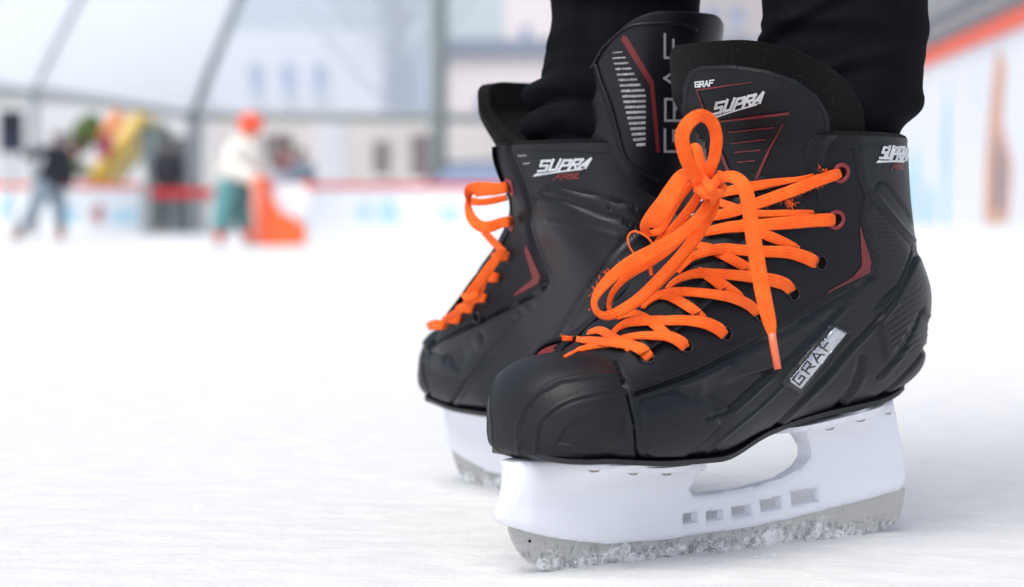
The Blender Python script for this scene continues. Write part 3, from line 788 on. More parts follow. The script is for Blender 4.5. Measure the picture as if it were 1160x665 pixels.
# ---- laces of the near skate: one part per strand, grouped under 'laces'
BVL = bvh_of([tongue, shell_n, facing_n, collar_n, toe_n, tplate, flap])
laces = link('knot', ribbon_mesh(*[np.array(a) for a in ([at(790, 214, 1.2), at(800, 214, 1.19), at(812, 214, 1.2)], [[0, -1, .2]]*3, [.006, .010, .006])], TH=.003), M_LACE, near)
DK = 1.178   # depth of the knot
def L(pts, facing=.55, name='lace', th=.0009): return ribbon(name, BVL, pts, M_LACE, near, facing=facing, th=th)
def L3(pts, name='lace', th=.00095, dense=12):
    """free strand: (px, py, depth, width px, roll)"""
    P = np.array([[p[0], p[1], p[2], p[3], p[4] if len(p) > 4 else 0] for p in pts], float); C = catmull(P, dense)
    POS = np.array([at(c[0], c[1], c[2]) for c in C]); T = np.gradient(POS, axis=0); T /= np.linalg.norm(T, axis=1, keepdims=True)+1e-12; NR = []
    for i, c in enumerate(C):
        N = -ray(c[0], c[1]); N = N-T[i]*(N @ T[i]); N /= np.linalg.norm(N)+1e-12; B = np.cross(N, T[i]); r = R(c[4]); NR.append(N*math.cos(r)+B*math.sin(r))
    return link(name, ribbon_mesh(POS, np.array(NR), C[:, 3]*C[:, 2]/FPX, th), M_LACE, near)
# under layer: ends that dive below the facing, running down to the right
L([(640, 404, 1.5, 4), (654, 397, 2, 7), (674, 391.5, 2.5, 9), (698, 388, 2.5, 10)])
L([(666, 377, 1.5, 7), (679, 374, 3.5, 10), (691, 380, 4, 11), (704, 388, 3, 11), (714, 396, .5, 10)])
L([(700, 359, 3, 8), (716, 355, 4, 10), (730, 359.5, 4, 11), (742, 368, 3.5, 12), (752, 376, 2.5, 12), (762, 385, 0, 11)])
L([(742, 334, 3, 10), (757, 335, 3.5, 12), (773, 343, 3.5, 12.5), (789, 354, 2.5, 12), (800, 366, 0, 11)])
L([(790, 306, 2.5, 9), (806, 314, 3, 14), (819, 324, 3, 15), (834, 335, 2, 15), (842, 343, -.5, 13)])
L([(790, 278, 2.5, 9), (803, 281, 3, 12), (824, 291, 3, 12.5), (849, 305, 2.5, 12.5), (868, 317, -.5, 11)])
L([(838, 252, 2.5, 9), (863, 264, 3, 12), (880, 271, 2.5, 12), (899, 279, 1, 9), (906, 283, -1.5, 6)])
L([(812, 228, 4, 10), (835, 236, 4, 10), (858, 242, 3.5, 9), (892, 241.5, 2.5, 8), (915, 241, 1.0, 7), (924, 241, -1.5, 5)])
L([(814, 219, 6, 12), (835, 214.5, 5, 13), (851, 211.5, 4, 12.5), (880, 206.5, 3, 9), (904, 203, 1.5, 6), (922, 198.5, .3, 4), (930, 197, -1.5, 3)])
# top layer: strands entering the outer eyelets
L([(637, 383, 4, 6), (655, 384.5, 4.8, 8.5), (668, 385.5, 5.2, 10), (695, 388, 5.5, 11.5), (714, 390.5, 5, 13), (727, 396, 3.5, 14), (734, 403, 1.8, 13), (736.5, 408, -1.5, 10)])
L([(696, 393, 3, 8), (705, 384, 3.5, 9), (723, 380.5, 4.5, 9.5), (743, 380, 5, 11), (757, 381, 4.5, 12.5), (768, 385.5, 3.2, 14), (775, 391, 1.6, 14), (777, 395.5, -1.5, 10)])
L([(693, 379, 2.5, 7), (701, 371, 3, 9), (712, 365.5, 4, 11), (730, 363.5, 5, 12), (754, 363, 5, 12), (778, 363, 5, 12), (799, 366, 4, 14), (812, 371.5, 2.5, 15), (819, 377, 1.2, 14), (823, 381, -1.5, 10)])
L([(728, 349, 2.5, 6), (734, 342, 3, 8), (747, 334, 4, 10), (765, 330.5, 5, 11), (793, 331.5, 5, 11), (824, 336, 4.5, 12), (844, 343, 3, 13), (855, 351, 1.5, 13), (861, 358, -1.5, 10)])
L([(756, 327, 2.5, 6), (763, 320, 3, 8), (776, 313, 4, 10), (793, 309.5, 5, 12), (819, 310.5, 5, 12), (849, 313.5, 4.5, 13), (872, 317, 3.5, 15), (887, 321, 2.2, 15), (895, 327, .8, 14), (899, 332, -1.5, 10)])
L([(768, 309, 2.5, 6), (774, 301, 3, 8), (785, 291, 4, 10), (800, 285, 5, 12), (819, 282, 5, 13), (842, 283.5, 4.5, 13), (868, 285, 4, 13), (892, 286, 3, 14), (911, 291, 2, 15), (922, 296, .8, 15), (929, 299, -1.6, 10)])
L([(798, 263, 3, 10), (819, 258.5, 4.5, 13), (838, 256.5, 5, 14), (866, 254.5, 4.5, 14), (892, 252.5, 3.5, 14.5), (921, 250, 2.2, 15), (940, 249, 1.2, 15), (949, 249, -1.5, 11)])
L([(800, 246, 4, 12), (830, 240, 5.2, 13), (856, 231, 5, 13.5), (880, 222.5, 5, 14), (904, 213.5, 4.4, 14), (928, 204, 3.2, 14), (946, 198, 1.6, 13), (955, 195, -1.5, 10)])
# bow: upright loop
L3([(800, 222, 1.182, 12, 0), (792, 207, 1.176, 15, 5), (782, 190, 1.170, 16, 10), (775, 171, 1.165, 17, 12), (773, 153, 1.162, 17, 10), (781, 138, 1.160, 16, 0), (794, 131, 1.163, 15, -10), (806, 138, 1.168, 15, -15), (811.5, 155, 1.173, 15, -20), (809.5, 176, 1.177, 14, -12), (804, 193, 1.180, 13, 0), (799, 212, 1.184, 12, 0)])
L3([(783, 166, 1.190, 6, 0), (789, 168, 1.188, 11, 0), (793, 182, 1.186, 11, 0), (797, 200, 1.184, 11, 0), (801, 214, 1.184, 10, 0)])
# bow: short loop hanging to the left
L3([(796, 206, 1.186, 10, 0), (785, 196, 1.184, 13, 0), (773, 200, 1.180, 17, -10), (763, 214, 1.178, 20, -12), (753, 231, 1.178, 22, -8), (741, 247, 1.180, 22, 0), (733, 257, 1.184, 17, 25), (735, 264, 1.190, 10, 50), (745, 262, 1.193, 11, 30), (752, 252, 1.194, 13, 10), (759, 238, 1.194, 14, 0), (770, 222, 1.192, 12, 0), (783, 208, 1.190, 9, 0)])
# big loop reaching down to the left
L3([(807, 218, 1.186, 11, 0), (802, 232, 1.182, 13, 0), (789, 250, 1.178, 14, 8), (767, 269, 1.176, 15, 8), (742, 283, 1.176, 15.5, 0), (716, 297, 1.178, 16, 0), (694, 313, 1.180, 14, -5), (679, 329, 1.182, 12, -25), (673, 343, 1.184, 10, -45), (678, 355, 1.184, 9.5, -35), (690, 357.5, 1.182, 11, -15), (708, 349, 1.182, 12, 0), (727, 335, 1.184, 12, 0), (748, 314, 1.186, 12, 0), (772, 288, 1.186, 12, 5), (792, 262, 1.186, 13, 8), (806, 240, 1.186, 13, 5), (811, 224, 1.187, 11, 0)])
L3([(803, 224, 1.190, 9, 0), (796, 240, 1.188, 9, 0), (779, 262, 1.188, 9, 10), (757, 284, 1.188, 9, 15), (733, 300, 1.188, 9, 15), (710, 314, 1.188, 8, 15), (695, 330, 1.188, 7, 20), (690, 344, 1.188, 6, 20), (691, 354, 1.187, 5, 0)])
L3([(795, 216, 1.192, 10, 0), (781, 237, 1.192, 11, 0), (764, 258, 1.193, 11, 0), (748, 272, 1.194, 10, 0), (739, 287, 1.195, 7, 30), (737, 301, 1.196, 5, 30), (738, 312, 1.197, 4, 0)])
L3([(809, 222, 1.188, 10, 0), (803, 246, 1.189, 11, 0), (787, 274, 1.190, 11, 0), (768, 298, 1.191, 10, 0), (745, 323, 1.192, 9, 0), (722, 343, 1.192, 9, 0), (700, 356, 1.190, 8, 0), (688, 360, 1.190, 5, 0)])
L3([(741, 279, 1.178, 2, 0), (733, 268.5, 1.178, 2, 0), (719, 262, 1.178, 2.2, 0), (711.5, 268, 1.178, 2, 0), (713, 279, 1.178, 1.8, 0), (720, 290, 1.178, 1.8, 0)], th=.0005)
# knot wraps
L3([(789, 205, 1.190, 8, 0), (792, 213, 1.176, 12, 0), (802, 219, 1.170, 13, 0), (814, 219, 1.172, 12, 0), (820, 211, 1.186, 8, 0)], 'knot', th=.0022)
L3([(795, 200, 1.186, 8, 0), (800, 206, 1.172, 10, 0), (806, 215, 1.166, 11, 0), (808, 226, 1.176, 9, 0), (806, 232, 1.186, 6, 0)], 'knot', th=.0022)
L3([(816, 196, 1.186, 8, 0), (811, 206, 1.174, 11, 0), (803, 214, 1.170, 10, 0), (797, 224, 1.178, 9, 0)], 'knot', th=.002)
# long free end with its aglet
end = L3([(808, 216, 1.182, 9, 0), (814, 205, 1.176, 11, 10), (823, 200, 1.170, 13, 15), (834, 202, 1.166, 15, 10), (843, 212, 1.163, 16.5, 0), (848, 230, 1.162, 17, -5), (851.5, 256, 1.163, 17.5, -5), (856, 285, 1.164, 18, -5), (861, 315, 1.164, 18, -3), (867, 345, 1.163, 17.5, 0), (872, 366, 1.162, 15, 0), (874.5, 379, 1.162, 9, 0)])
mb = MB(); mb.tube([at(874.3, 377, 1.162), at(876.5, 392, 1.162), at(881, 418, 1.162)], [.0021, .0021, .0020], 12); mb.build('aglet', M_AGLET, end, smooth=True)
# frayed fibres
def fuzz(bv, pts, n, ln, parent, depth=None, w=.00016, jit=3):
    mb = MB(); pts = catmull([np.array(p, float) for p in pts], 10)
    for _ in range(n):
        c = pts[rng.integers(len(pts))]; h = None if depth else cast(bv, c[0], c[1])
        Y = depth if depth else (h[0][1]-.004 if h else 1.19)
        a = rng.uniform(0, 2*math.pi); p0 = at(c[0]+rng.normal()*1.2, c[1]+rng.normal()*1.2, Y); q = ln*rng.uniform(.4, 1)
        p1 = p0+np.array([math.cos(a), -.3, math.sin(a)])*q*.5; a += rng.normal()*.7; p2 = p1+np.array([math.cos(a), .1, math.sin(a)-.2])*q*.5
        mb.tube([p0, p1, p2], [w, w*.8, w*.5], 4)
    mb.build('frayed_fibres', M_LACE, parent)
fuzz(BVL, [(870, 232), (895, 223), (918, 214), (935, 206)], 70, .0028, near)
fuzz(BVL, [(893, 229), (898, 231)], 18, .004, near)
fuzz(BVL, [(928, 190), (935, 194), (940, 198)], 18, .002, near)
fuzz(BVL, [(668, 352), (671, 328), (684, 311), (705, 297)], 26, .0022, near, 1.181)
fuzz(BVL, [(637, 382), (641, 384)], 24, .002, near)
fuzz(BVL, [(845, 240), (851, 285), (862, 345)], 60, .0015, near, 1.164)

M_LINT = mat('grey_lint', (.06, .057, .06), .9)
def lint(bv, poly, n, name='lint', ln=.0016, parent=None):
    mb = MB(); poly = np.array(poly, float); k = 0
    while k < n:
        x, y = rng.uniform(poly[:, 0].min(), poly[:, 0].max()), rng.uniform(poly[:, 1].min(), poly[:, 1].max()); k += 1
        if not inside(poly, np.array([[x, y]]))[0]: continue
        h = cast(bv, x, y)
        if not h: continue
        a = rng.uniform(0, 6.28); t = np.array([math.cos(a), 0, math.sin(a)]); q = ln*rng.uniform(.3, 1); p = h[0]+h[1]*.0002
        mb.tube([p-t*q/2, p+h[1]*.0004*rng.uniform(0, 2), p+t*q/2], [.00007]*3, 4)
    mb.build(name, M_LINT, parent)
lint(BVFL, [(758, 60), (786, 48), (860, 46), (935, 68), (975, 115), (975, 150), (944, 150), (927, 108), (870, 78), (794, 73), (774, 95), (770, 140), (758, 110)], 130, parent=near)

# ---- inner lip of the facing beside the toe, with its red lining
def lip():
    rows = []; base = catmull([(604, 413), (605, 403), (612, 394), (625, 388), (642, 385), (665, 380), (690, 372)], 10)
    edge = catmull([(606, 415), (614, 412), (625, 410), (640, 407), (655, 402), (672, 396), (692, 386)], 10)
    for a, b in zip(base, edge):
        ha = at(a[0], a[1], 1.232+(a[0]-604)*.0002); hb = at(b[0], b[1], 1.205+(b[0]-604)*.0002)
        rows.append([hb, (ha+hb)/2+np.array([0, .006, 0]), ha])
    V, F = sheet(rows); o = link('inner_lip', mesh_from(V, F), M_REDL, near)
    rows2 = []
    for r in rows:
        rows2.append([r[2]+np.array([0, -.0012, -.0012]), r[2]+np.array([0, -.0008, .0012]), r[2]+np.array([0, .0014, .0012]), r[2]+np.array([0, .004, -.006]), r[0]+np.array([0, .016, -.004])])
    V, F = sheet(rows2); o2 = link('inner_lip_edge', mesh_from(V, F), M_FACE, near)
    m = o2.modifiers.new('s', 'SOLIDIFY'); m.thickness = .0012
lip()

# ------------------------------------------------------------------ holder and runner
def zpx(px, py, w=.0075): return NEAR.px(px, py, w)
HOLD_OUT = [zpx(*p) for p in [(583, 524), (586, 536), (585, 549), (579, 566), (571, 583), (572, 590), (578, 596), (600, 603), (625, 609), (655, 613.5), (689, 616.5), (754, 613), (805, 606), (862, 597), (920, 584), (975, 570), (1028, 556), (1034, 546), (1035, 536), (1029, 512), (1020, 480), (1014, 462), (1012, 452), (960, 462), (925, 474), (908, 484), (915, 496), (921, 508), (921, 519), (912, 530), (890, 543), (845, 555), (790, 561), (785, 555), (789, 549), (792, 540), (800, 529), (797, 520), (720, 520), (640, 516)]]
HOLES = [[zpx(*p, .005) for p in q] for q in [
 [(776, 583), (793, 580), (793, 592), (776, 595)], [(802, 580), (822, 577), (822, 589), (803, 592)], [(831, 575), (853, 571.5), (854, 583), (832, 587)], [(863, 567), (887, 563), (889, 577), (865, 581)], [(898, 558), (928, 553), (931, 569), (900, 574)]]]
def hw(l, z):
    base = .0046+.0032*smooth01((z-.034)/.02)+.003*smooth01((.10-l)/.04)
    top = smooth01((z-.036)/.020)
    fl = .003+.015*smooth01((.122-l)/.035) if l < .15 else .001+.015*smooth01((l-.190)/.05)
    top = smooth01((z-(.044 if l < .15 else .060))/.016)
    mid = .0035*math.exp(-((l-.05)/.05)**2)*smooth01((z-.015)/.02)
    front = smooth01((.012-l)/.03)
    fl *= smooth01((l-.004)/.055)*(1-.85*smooth01((l-.232)/.035))
    return (base+mid+top*fl)*(1-.55*smooth01((.006-l)/.022))*(1-.35*smooth01((l-.262)/.03))
RUN_OUT = [zpx(*p, .0016) for p in [(577, 590), (578.5, 600), (582, 612), (589, 625), (600, 637), (614, 645), (632, 649.5), (660, 650.8), (700, 647), (760, 639.5), (820, 631), (880, 622), (940, 612.5), (985, 605), (1010, 597), (1019, 587), (1024, 570), (1026, 552), (1000, 556), (862, 590), (754, 606), (689, 610), (625, 602)]]
RUN_OUT = [(l, max(z, -.0004)) for l, z in RUN_OUT]
def blade(frame, parent, loff=0.0):
    plate('blade_holder', HOLD_OUT, HOLES, hw, frame, M_HOLDER, parent, .0025, .0022, loff)
    r = plate('steel_runner', RUN_OUT, [], lambda l, z: .0016, frame, M_STEEL, parent, .004, .0004, loff)
    # foot plates under the sole, front and rear
    for (l0, l1, zs) in ((.012, .118, None), (.178, .266, None)):
        V = []; F = []; n = 24
        for i in range(n+1):
            l = l0+(l1-l0)*i/n
            zb = np.interp(l, [.0, .042, .075, .110, .155, .205, .262, .30], [.0625, .0615, .0590, .0588, .0695, .0775, .0850, .094])-.0030
            e = 1-abs(2*i/n-1)**4; w = (.030 if l0 < .1 else .024)*(.35+.65*e)*(.6+.4*smooth01((l-.01)/.05))
            V += [(l+loff, -w, zb), (l+loff, w, zb), (l+loff, w*.93, zb-.0030), (l+loff, 0, zb-.0045), (l+loff, -w*.93, zb-.0030)]
        for i in range(n):
            for k in range(5): F.append((i*5+k, i*5+(k+1) % 5, (i+1)*5+(k+1) % 5, (i+1)*5+k))
        F.append((0, 1, 2, 3, 4)); m = n*5; F.append((m+4, m+3, m+2, m+1, m))
        me = mesh_from(frame.W(np.array(V)), F); me.set_sharp_from_angle(angle=R(40)); link('foot_plate', me, M_HOLDER, parent)
    return r
run_n = blade(NEAR, near)
BVHD = bvh_of([o for o in near.children if o.name.startswith(('blade_holder', 'foot_plate'))])
for (x, y, w_) in ((673, 533.5, 14), (717, 536.5, 12), (755, 537, 13), (797, 533, 8), (940, 486, 12), (975, 476.5, 12), (1006, 468.5, 8)):
    s_ = -.03 if x < 820 else -.25
    decal('glue_mark', [[(x-w_/2, y-1.2-s_*w_/2), (x-w_/4, y+1.2), (x+w_/4, y+1.3+s_*w_/4), (x+w_/2, y-.8+s_*w_/2), (x, y-.2)]], BVHD, M_GLUE, near, off=.0003, spacing=2)
# rivet mark of the runner
BVR = bvh_of([run_n]); h = cast(BVR, 600, 613)
if h: MB().ball(h[0], .0009, 8, 5).build('rivet', M_HOLE, near, smooth=True)
# ================================================================== FAR SKATE
far = empty('ice_skate', FAR.W((.14, 0, 0)), FAR.a)
tag(far, 'black hockey skate behind, turned away, its striped tendon guard standing upright', 'ice skate', 'ice skates worn by the standing person')
f_face = [(485, 392), (534, 368), (599, 336), (616, 325), (618, 313), (609, 290), (600, 262), (600, 236), (592, 208), (578, 168), (575, 120), (480, 120), (440, 380)]
f_toe = [(440, 560), (440, 392), (484, 398), (479, 412), (500, 425), (530, 430), (509, 462), (505, 560)]
f_collar = [(577, 100), (578, 170), (592, 208), (600, 234), (606, 226), (616, 215), (633, 212), (664, 220), (720, 235), (860, 250), (860, 100)]
ffe = [
 ('s', f_face, .0010, 1.2),
 ('g', [(578, 160), (578, 173), (592, 208), (600.6, 234), (599, 256), (609, 290), (618.5, 312), (616, 325), (599, 336), (534, 368), (485, 393)], 2.2, .0020),
 ('r', [(583, 176), (597, 208), (605, 234), (604, 256), (614, 290), (623, 312), (621, 326), (602, 341), (536, 373), (486, 398)], 1.8, .0007),
 ('s', [(503, 403), (547, 380), (519, 421)], -.0014, 1.2), ('g', [(503, 403), (547, 380)], 1.5, .0008), ('g', [(503, 403), (519, 421)], 1.6, .0008),
 ('g', [(602, 340), (560, 392), (526, 434), (509, 462)], 2.0, .0013), ('r', [(608, 340), (566, 392), (532, 434), (515, 462)], 2.2, .0006),
 ('g', [(479, 410), (481, 428), (487, 448)], 1.5, .0012), ('g', [(488, 400), (500, 402), (506, 412)], 1.5, .0008),
 ('g', [(720, 262), (690, 292), (662, 330), (640, 366), (618, 405), (600, 430)], 1.8, .0012), ('r', [(724, 266), (694, 296), (666, 334), (644, 370)], 2.0, .0006),
 ('g', [(614, 222.6), (640, 228), (664, 237), (700, 249), (730, 262)], 2.4, .0018), ('g', [(604, 232), (616, 217), (633, 213), (664, 220), (720, 235)], 1.6, .0010),
 ('g', [(690, 235), (720, 259), (740, 268)], 1.6, .0012),
 ('r', [(620, 250), (660, 258), (700, 268)], 3.0, .0005),
]
bf = Boot(FAR, ffe, [('s', [], None, 0), ('facing', f_face, M_FACE, 0), ('collar', f_collar, M_COLLAR, 0), ('toe', f_toe, M_TOE, 0)], 300, 360)
bf.lab[bf.lab == 0] = 1; BVF = bf.bvh()
bf.part(1, 'boot_shell', M_SHELL, far); facing_f = bf.part(2, 'facing', M_FACE, far); bf.part(3, 'ankle_collar', M_COLLAR, far); bf.part(4, 'toe_cap', M_TOE, far); bf.lining(far, M_FELT, M_FACE)
outsole(FAR, far)
V, F = lower_tongue(FAR, far); link('tongue', mesh_from(V, F), M_TONGUE, far)
TPF = dict(t0=-100, t1=100, z0=.212, top=([-100, -60, -20, 15, 35, 52, 66, 80, 100], [.262, .279, .285, .285, .2835, .279, .271, .258, .240]), lc0=.186, lc1=.171, a0=.043, a1=.050, b0=.036, b1=.048)
flap_f, BVFF = tongue_flap(FAR, far, TPF)
decal('red_print', [[(596, 276), (612.5, 313), (610, 321), (583, 335.5), (583, 333), (604, 315.5), (594.5, 284)]], BVF, M_REDP, far, off=.0004, depth=1.5)
decal('name_print', logo_polys([(610, 195), (664, 190), (675, 179.5), (613.5, 181.5)]), BVF, M_WHITEP, far, off=.0004, spacing=2, depth=1.5)
decal('red_print', word('FP5L', [(628, 204), (657, 202), (661, 196), (632, 197.5)], w=.24, gap=.1, slant=.3), BVF, M_REDP, far, off=.0004, spacing=2, depth=1.5)
decal('name_print', [taper((587, 176.5), (597, 176), 1.6, 1.2), taper((593, 185.5), (601, 184.5), 1.4, 1.2)], BVF, M_GREYP, far, off=.0004, spacing=2, depth=1.5)
stitches('stitching', BVF, [(607, 221), (619, 210), (634, 208), (664, 215.5), (700, 225), (730, 232)], M_THREAD, far)
stitches('stitching', BVF, [(584, 171.5), (600, 170), (640, 171), (690, 173)], M_THREAD, far)
for i, (x, y) in enumerate([(577.5, 212), (579, 252), (575, 291), (562.5, 316), (548, 338.5), (534, 350), (519, 362.5), (501, 369)]):
    eyelet(BVF, x, y, far, i < 2, *((.0062, .0033) if i < 2 else (.0044, .0032)), depth=1.46)
BVLF = bvh_of([facing_f])
def LF(pts, facing=.6, th=.001): return ribbon('lace', BVF, pts, M_LACE, far, depth0=1.46, facing=facing, th=th)
def LF3(pts, th=.001, name='lace'):
    P = np.array([[p[0], p[1], p[2], p[3], p[4] if len(p) > 4 else 0] for p in pts], float); C = catmull(P, 10)
    POS = np.array([at(c[0], c[1], c[2]) for c in C]); T = np.gradient(POS, axis=0); T /= np.linalg.norm(T, axis=1, keepdims=True)+1e-12; NR = []
    for i, c in enumerate(C):
        N = -ray(c[0], c[1]); N = N-T[i]*(N @ T[i]); N /= np.linalg.norm(N)+1e-12; B = np.cross(N, T[i]); r = R(c[4]); NR.append(N*math.cos(r)+B*math.sin(r))
    return link(name, ribbon_mesh(POS, np.array(NR), C[:, 3]*C[:, 2]/FPX, th), M_LACE, far)
D0 = 1.455
ec = cast_near(BVF, 575, 212, D0)[0][1]
LF3([(580, 211.5, ec+.006, 9), (574, 212, ec-.005, 12), (563, 214, ec-.004, 14), (550, 214, ec+.004, 16), (540, 214.5, ec+.010, 17), (533, 217, ec+.016, 15, 20), (530.5, 226, ec+.020, 9, 50), (531, 237, ec+.016, 10, 25), (535, 248, ec+.008, 12, 10), (544, 256, ec+.001, 13, 0), (556, 256.5, ec-.003, 13, 0), (567, 252.5, ec-.004, 12, 0), (576, 251, ec-.005, 12, 0), (581, 251, ec+.006, 9, 0)])
LF3([(534, 228, ec+.03, 9, 0), (546, 229, ec+.024, 8, 10), (560, 227, ec+.02, 8, 0), (574, 224, ec+.014, 7, 0)])
for (x, y) in ((575, 290.5), (563.5, 315), (549, 338), (534.5, 350), (520, 362), (502, 369)):
    e = cast_near(BVF, x, y, D0)[0][1]
    LF3([(x+3, y+1.5, e+.004, 7), (x+.5, y, e-.003, 10), (x-6, y-1, e-.002, 12), (x-11, y-1, e+.006, 11), (x-17, y+1, e+.02, 9)])
LF3([(571, 284, ec+.010, 8), (562, 294, ec+.006, 11), (552, 307, ec+.006, 12), (542, 321, ec+.01, 12), (533, 334, ec+.016, 13), (528, 344, ec+.02, 8)])
LF3([(560, 293, ec+.02, 8), (549, 315, ec+.026, 9), (540, 336, ec+.03, 9), (520, 352, ec+.05, 9), (503, 364, ec+.07, 8)])
LF3([(524, 334, ec+.02, 5), (530, 337, ec+.014, 9), (538, 334, ec+.012, 9), (543, 326, ec+.016, 6)])
LF3([(548, 262, ec+.045, 8), (560, 275, ec+.035, 9), (571, 286, ec+.02, 8)])

# tendon guard: curved plate rising behind the ankle
def guard():
    par_t = np.linspace(-112, 112, 90); rows = []
    topz = lambda th: pchip([-112, -90, -70, -45, -20, 20, 45, 70, 90, 112], [.262, .286, .303, .3155, .3200, .3200, .3155, .303, .286, .262], np.array([th]))[0]
    for v in np.linspace(0, 1, 60):
        row = []
        for th in par_t:
            zt = topz(th); z = .196+(zt-.196)*v
            g = (z-.2)/.12; wide = smooth01((z-.20)/.06)
            thh = th*(.34+.66*smooth01((z-.185)/.095))
            a = .0405+.004*g; b = .036+.004*g; lc = .233+.018*g
            an = R(thh); e = 2/2.35
            cx = math.copysign(abs(math.cos(an))**e, math.cos(an)); sx = math.copysign(abs(math.sin(an))**e, math.sin(an))
            row.append(FAR.W((lc+b*cx, a*sx, z))+np.array([.01*(z-.15)+.002, 0, 0]))
        rows.append(row)
    V, F = sheet(rows); o = link('tendon_guard', orient(mesh_from(V, F), FAR.W((.255, 0, .24))), M_SHELL, far)
    m = o.modifiers.new('s', 'SOLIDIFY'); m.thickness = .0055; m.offset = -1
    m2 = o.modifiers.new('b', 'BEVEL'); m2.width = .0022; m2.segments = 3; m2.limit_method = 'ANGLE'; m2.angle_limit = R(60)
    return o, BVHTree.FromPolygons([Vector(v) for v in V], F)
gd, BVG = guard()
Z = lambda x, y: (640+x/3.167, y/3.167)
def rim(pts, w, mt, name, lift=.0008):
    C = catmull(pts, 8); mb = MB(); P = []
    for c in C:
        h = cast_near(BVG, c[0], c[1], 1.38); P.append(h[0]+h[1]*lift)
    for _ in range(2):
        for i in range(1, len(P)-1): P[i] = (P[i-1]+2*P[i]+P[i+1])/4
    mb.tube(P, [w]*len(P), 8); return mb.build(name, mt, gd, smooth=True)
rim([Z(112, 232), Z(130, 160), Z(160, 118), Z(205, 98), Z(300, 84), Z(400, 84), Z(470, 108)], .0011, M_SHELL, 'guard_ridge')
rim([Z(112, 232), Z(130, 290), Z(165, 380), Z(190, 470), Z(215, 560), Z(260, 610), Z(330, 650)], .0012, M_SHELL, 'guard_ridge')
for i in range(18):
    y = 190+i*19.3; xl = np.interp(y, [175, 200, 300, 400, 500, 530], [182, 170, 197, 219, 245, 262]); xr = np.interp(y, [175, 200, 250, 300, 330, 520], [196, 214, 240, 266, 289, 288]); t = np.interp(y, [180, 320, 520], [4, 8.5, 10])
    decal('guard_stripe', [[Z(xl, y-3), Z(xr, y-6), Z(xr, y-6+t), Z(xl, y-3+t)]], BVG, M_GREYP, gd, off=.0008, spacing=2, depth=1.38)
decal('red_print', [[Z(202, 143), Z(208, 128), Z(222, 130), Z(318, 292), Z(341, 546), Z(327, 546), Z(304, 306)]], BVG, M_REDP, gd, off=.0004, spacing=3, depth=1.38)
# outlined letters running up the guard (read from bottom to top)
def vword(txt, quad): return word(txt, quad, w=.13, gap=.14)
decal('guard_lettering', vword('GRAF', [Z(420, 555), Z(420, 118), Z(354, 118), Z(354, 555)]), BVG, M_GREYP, gd, off=.0008, spacing=2, depth=1.38)
# flat hit: glued seam where the guard meets the collar
stitches('stitching', BVG, [Z(100, 232), Z(118, 300), Z(150, 390), Z(176, 480), Z(200, 570)], M_THREAD, gd)
blade(FAR, far, -.004)
# ================================================================== THE PERSON WEARING THE SKATES
M_SKIN = mat('skin', (.50, .30, .22), .5, sss=.1)
M_JACKET = mat('dark_jacket_cloth', (.012, .013, .018), .8, bump=(300, .5, .001))
def skin_obj(name, verts, edges, radii, mt, parent=None, sub=2, root=0):
    me = bpy.data.meshes.new('m'); me.from_pydata([tuple(v) for v in verts], edges, []); me.update()
    o = link(name, me, mt, parent)
    sk = o.modifiers.new('skin', 'SKIN'); sk.use_smooth_shade = True
    for i, r in enumerate(radii):
        d = me.skin_vertices[0].data[i]; d.radius = (r, r) if not hasattr(r, '__len__') else r; d.use_root = (i == root)
    sb = o.modifiers.new('sub', 'SUBSURF'); sb.levels = sub; sb.render_levels = sub
    return o
# leg axes in the world: near (0.209, 1.345), far (0.072, 1.405)
NA = (.1995, 1.302); FA = (.0735, 1.398)
HX = (.150, 1.375)
pv = [(HX[0], HX[1], .93), (HX[0], HX[1], 1.10), (HX[0], HX[1], 1.28), (HX[0], HX[1]-.0, 1.43), (HX[0]-.01, HX[1], 1.50), (HX[0]-.02, HX[1], 1.60), (HX[0]-.03, HX[1], 1.70),
      (HX[0]+.05, HX[1]-.09, .90), (NA[0], NA[1], .50), (NA[0], NA[1], .13), (NA[0]-.055, NA[1]-.045, .10),
      (HX[0]-.03, HX[1]+.09, .90), (FA[0], FA[1], .50), (FA[0]-.0, FA[1], .13), (FA[0]-.035, FA[1]+.06, .10),
      (HX[0]+.02, HX[1]-.19, 1.42), (HX[0]+.04, HX[1]-.24, 1.14), (HX[0]-.08, HX[1]-.22, .95),
      (HX[0]-.02, HX[1]+.19, 1.42), (HX[0], HX[1]+.24, 1.14), (HX[0]-.10, HX[1]+.22, .95)]
pe = [(0, 1), (1, 2), (2, 3), (3, 4), (4, 5), (5, 6), (0, 7), (7, 8), (8, 9), (9, 10), (0, 11), (11, 12), (12, 13), (13, 14), (3, 15), (15, 16), (16, 17), (3, 18), (18, 19), (19, 20)]
pr = [.12, .12, .13, .10, .055, .09, .085, .075, .045, .026, .020, .075, .045, .026, .020, .055, .042, .032, .055, .042, .032]
person = skin_obj('person', pv, pe, pr, M_SKIN); tag(person, 'person in black jeans standing in the two hockey skates, cropped above the shins', 'person')
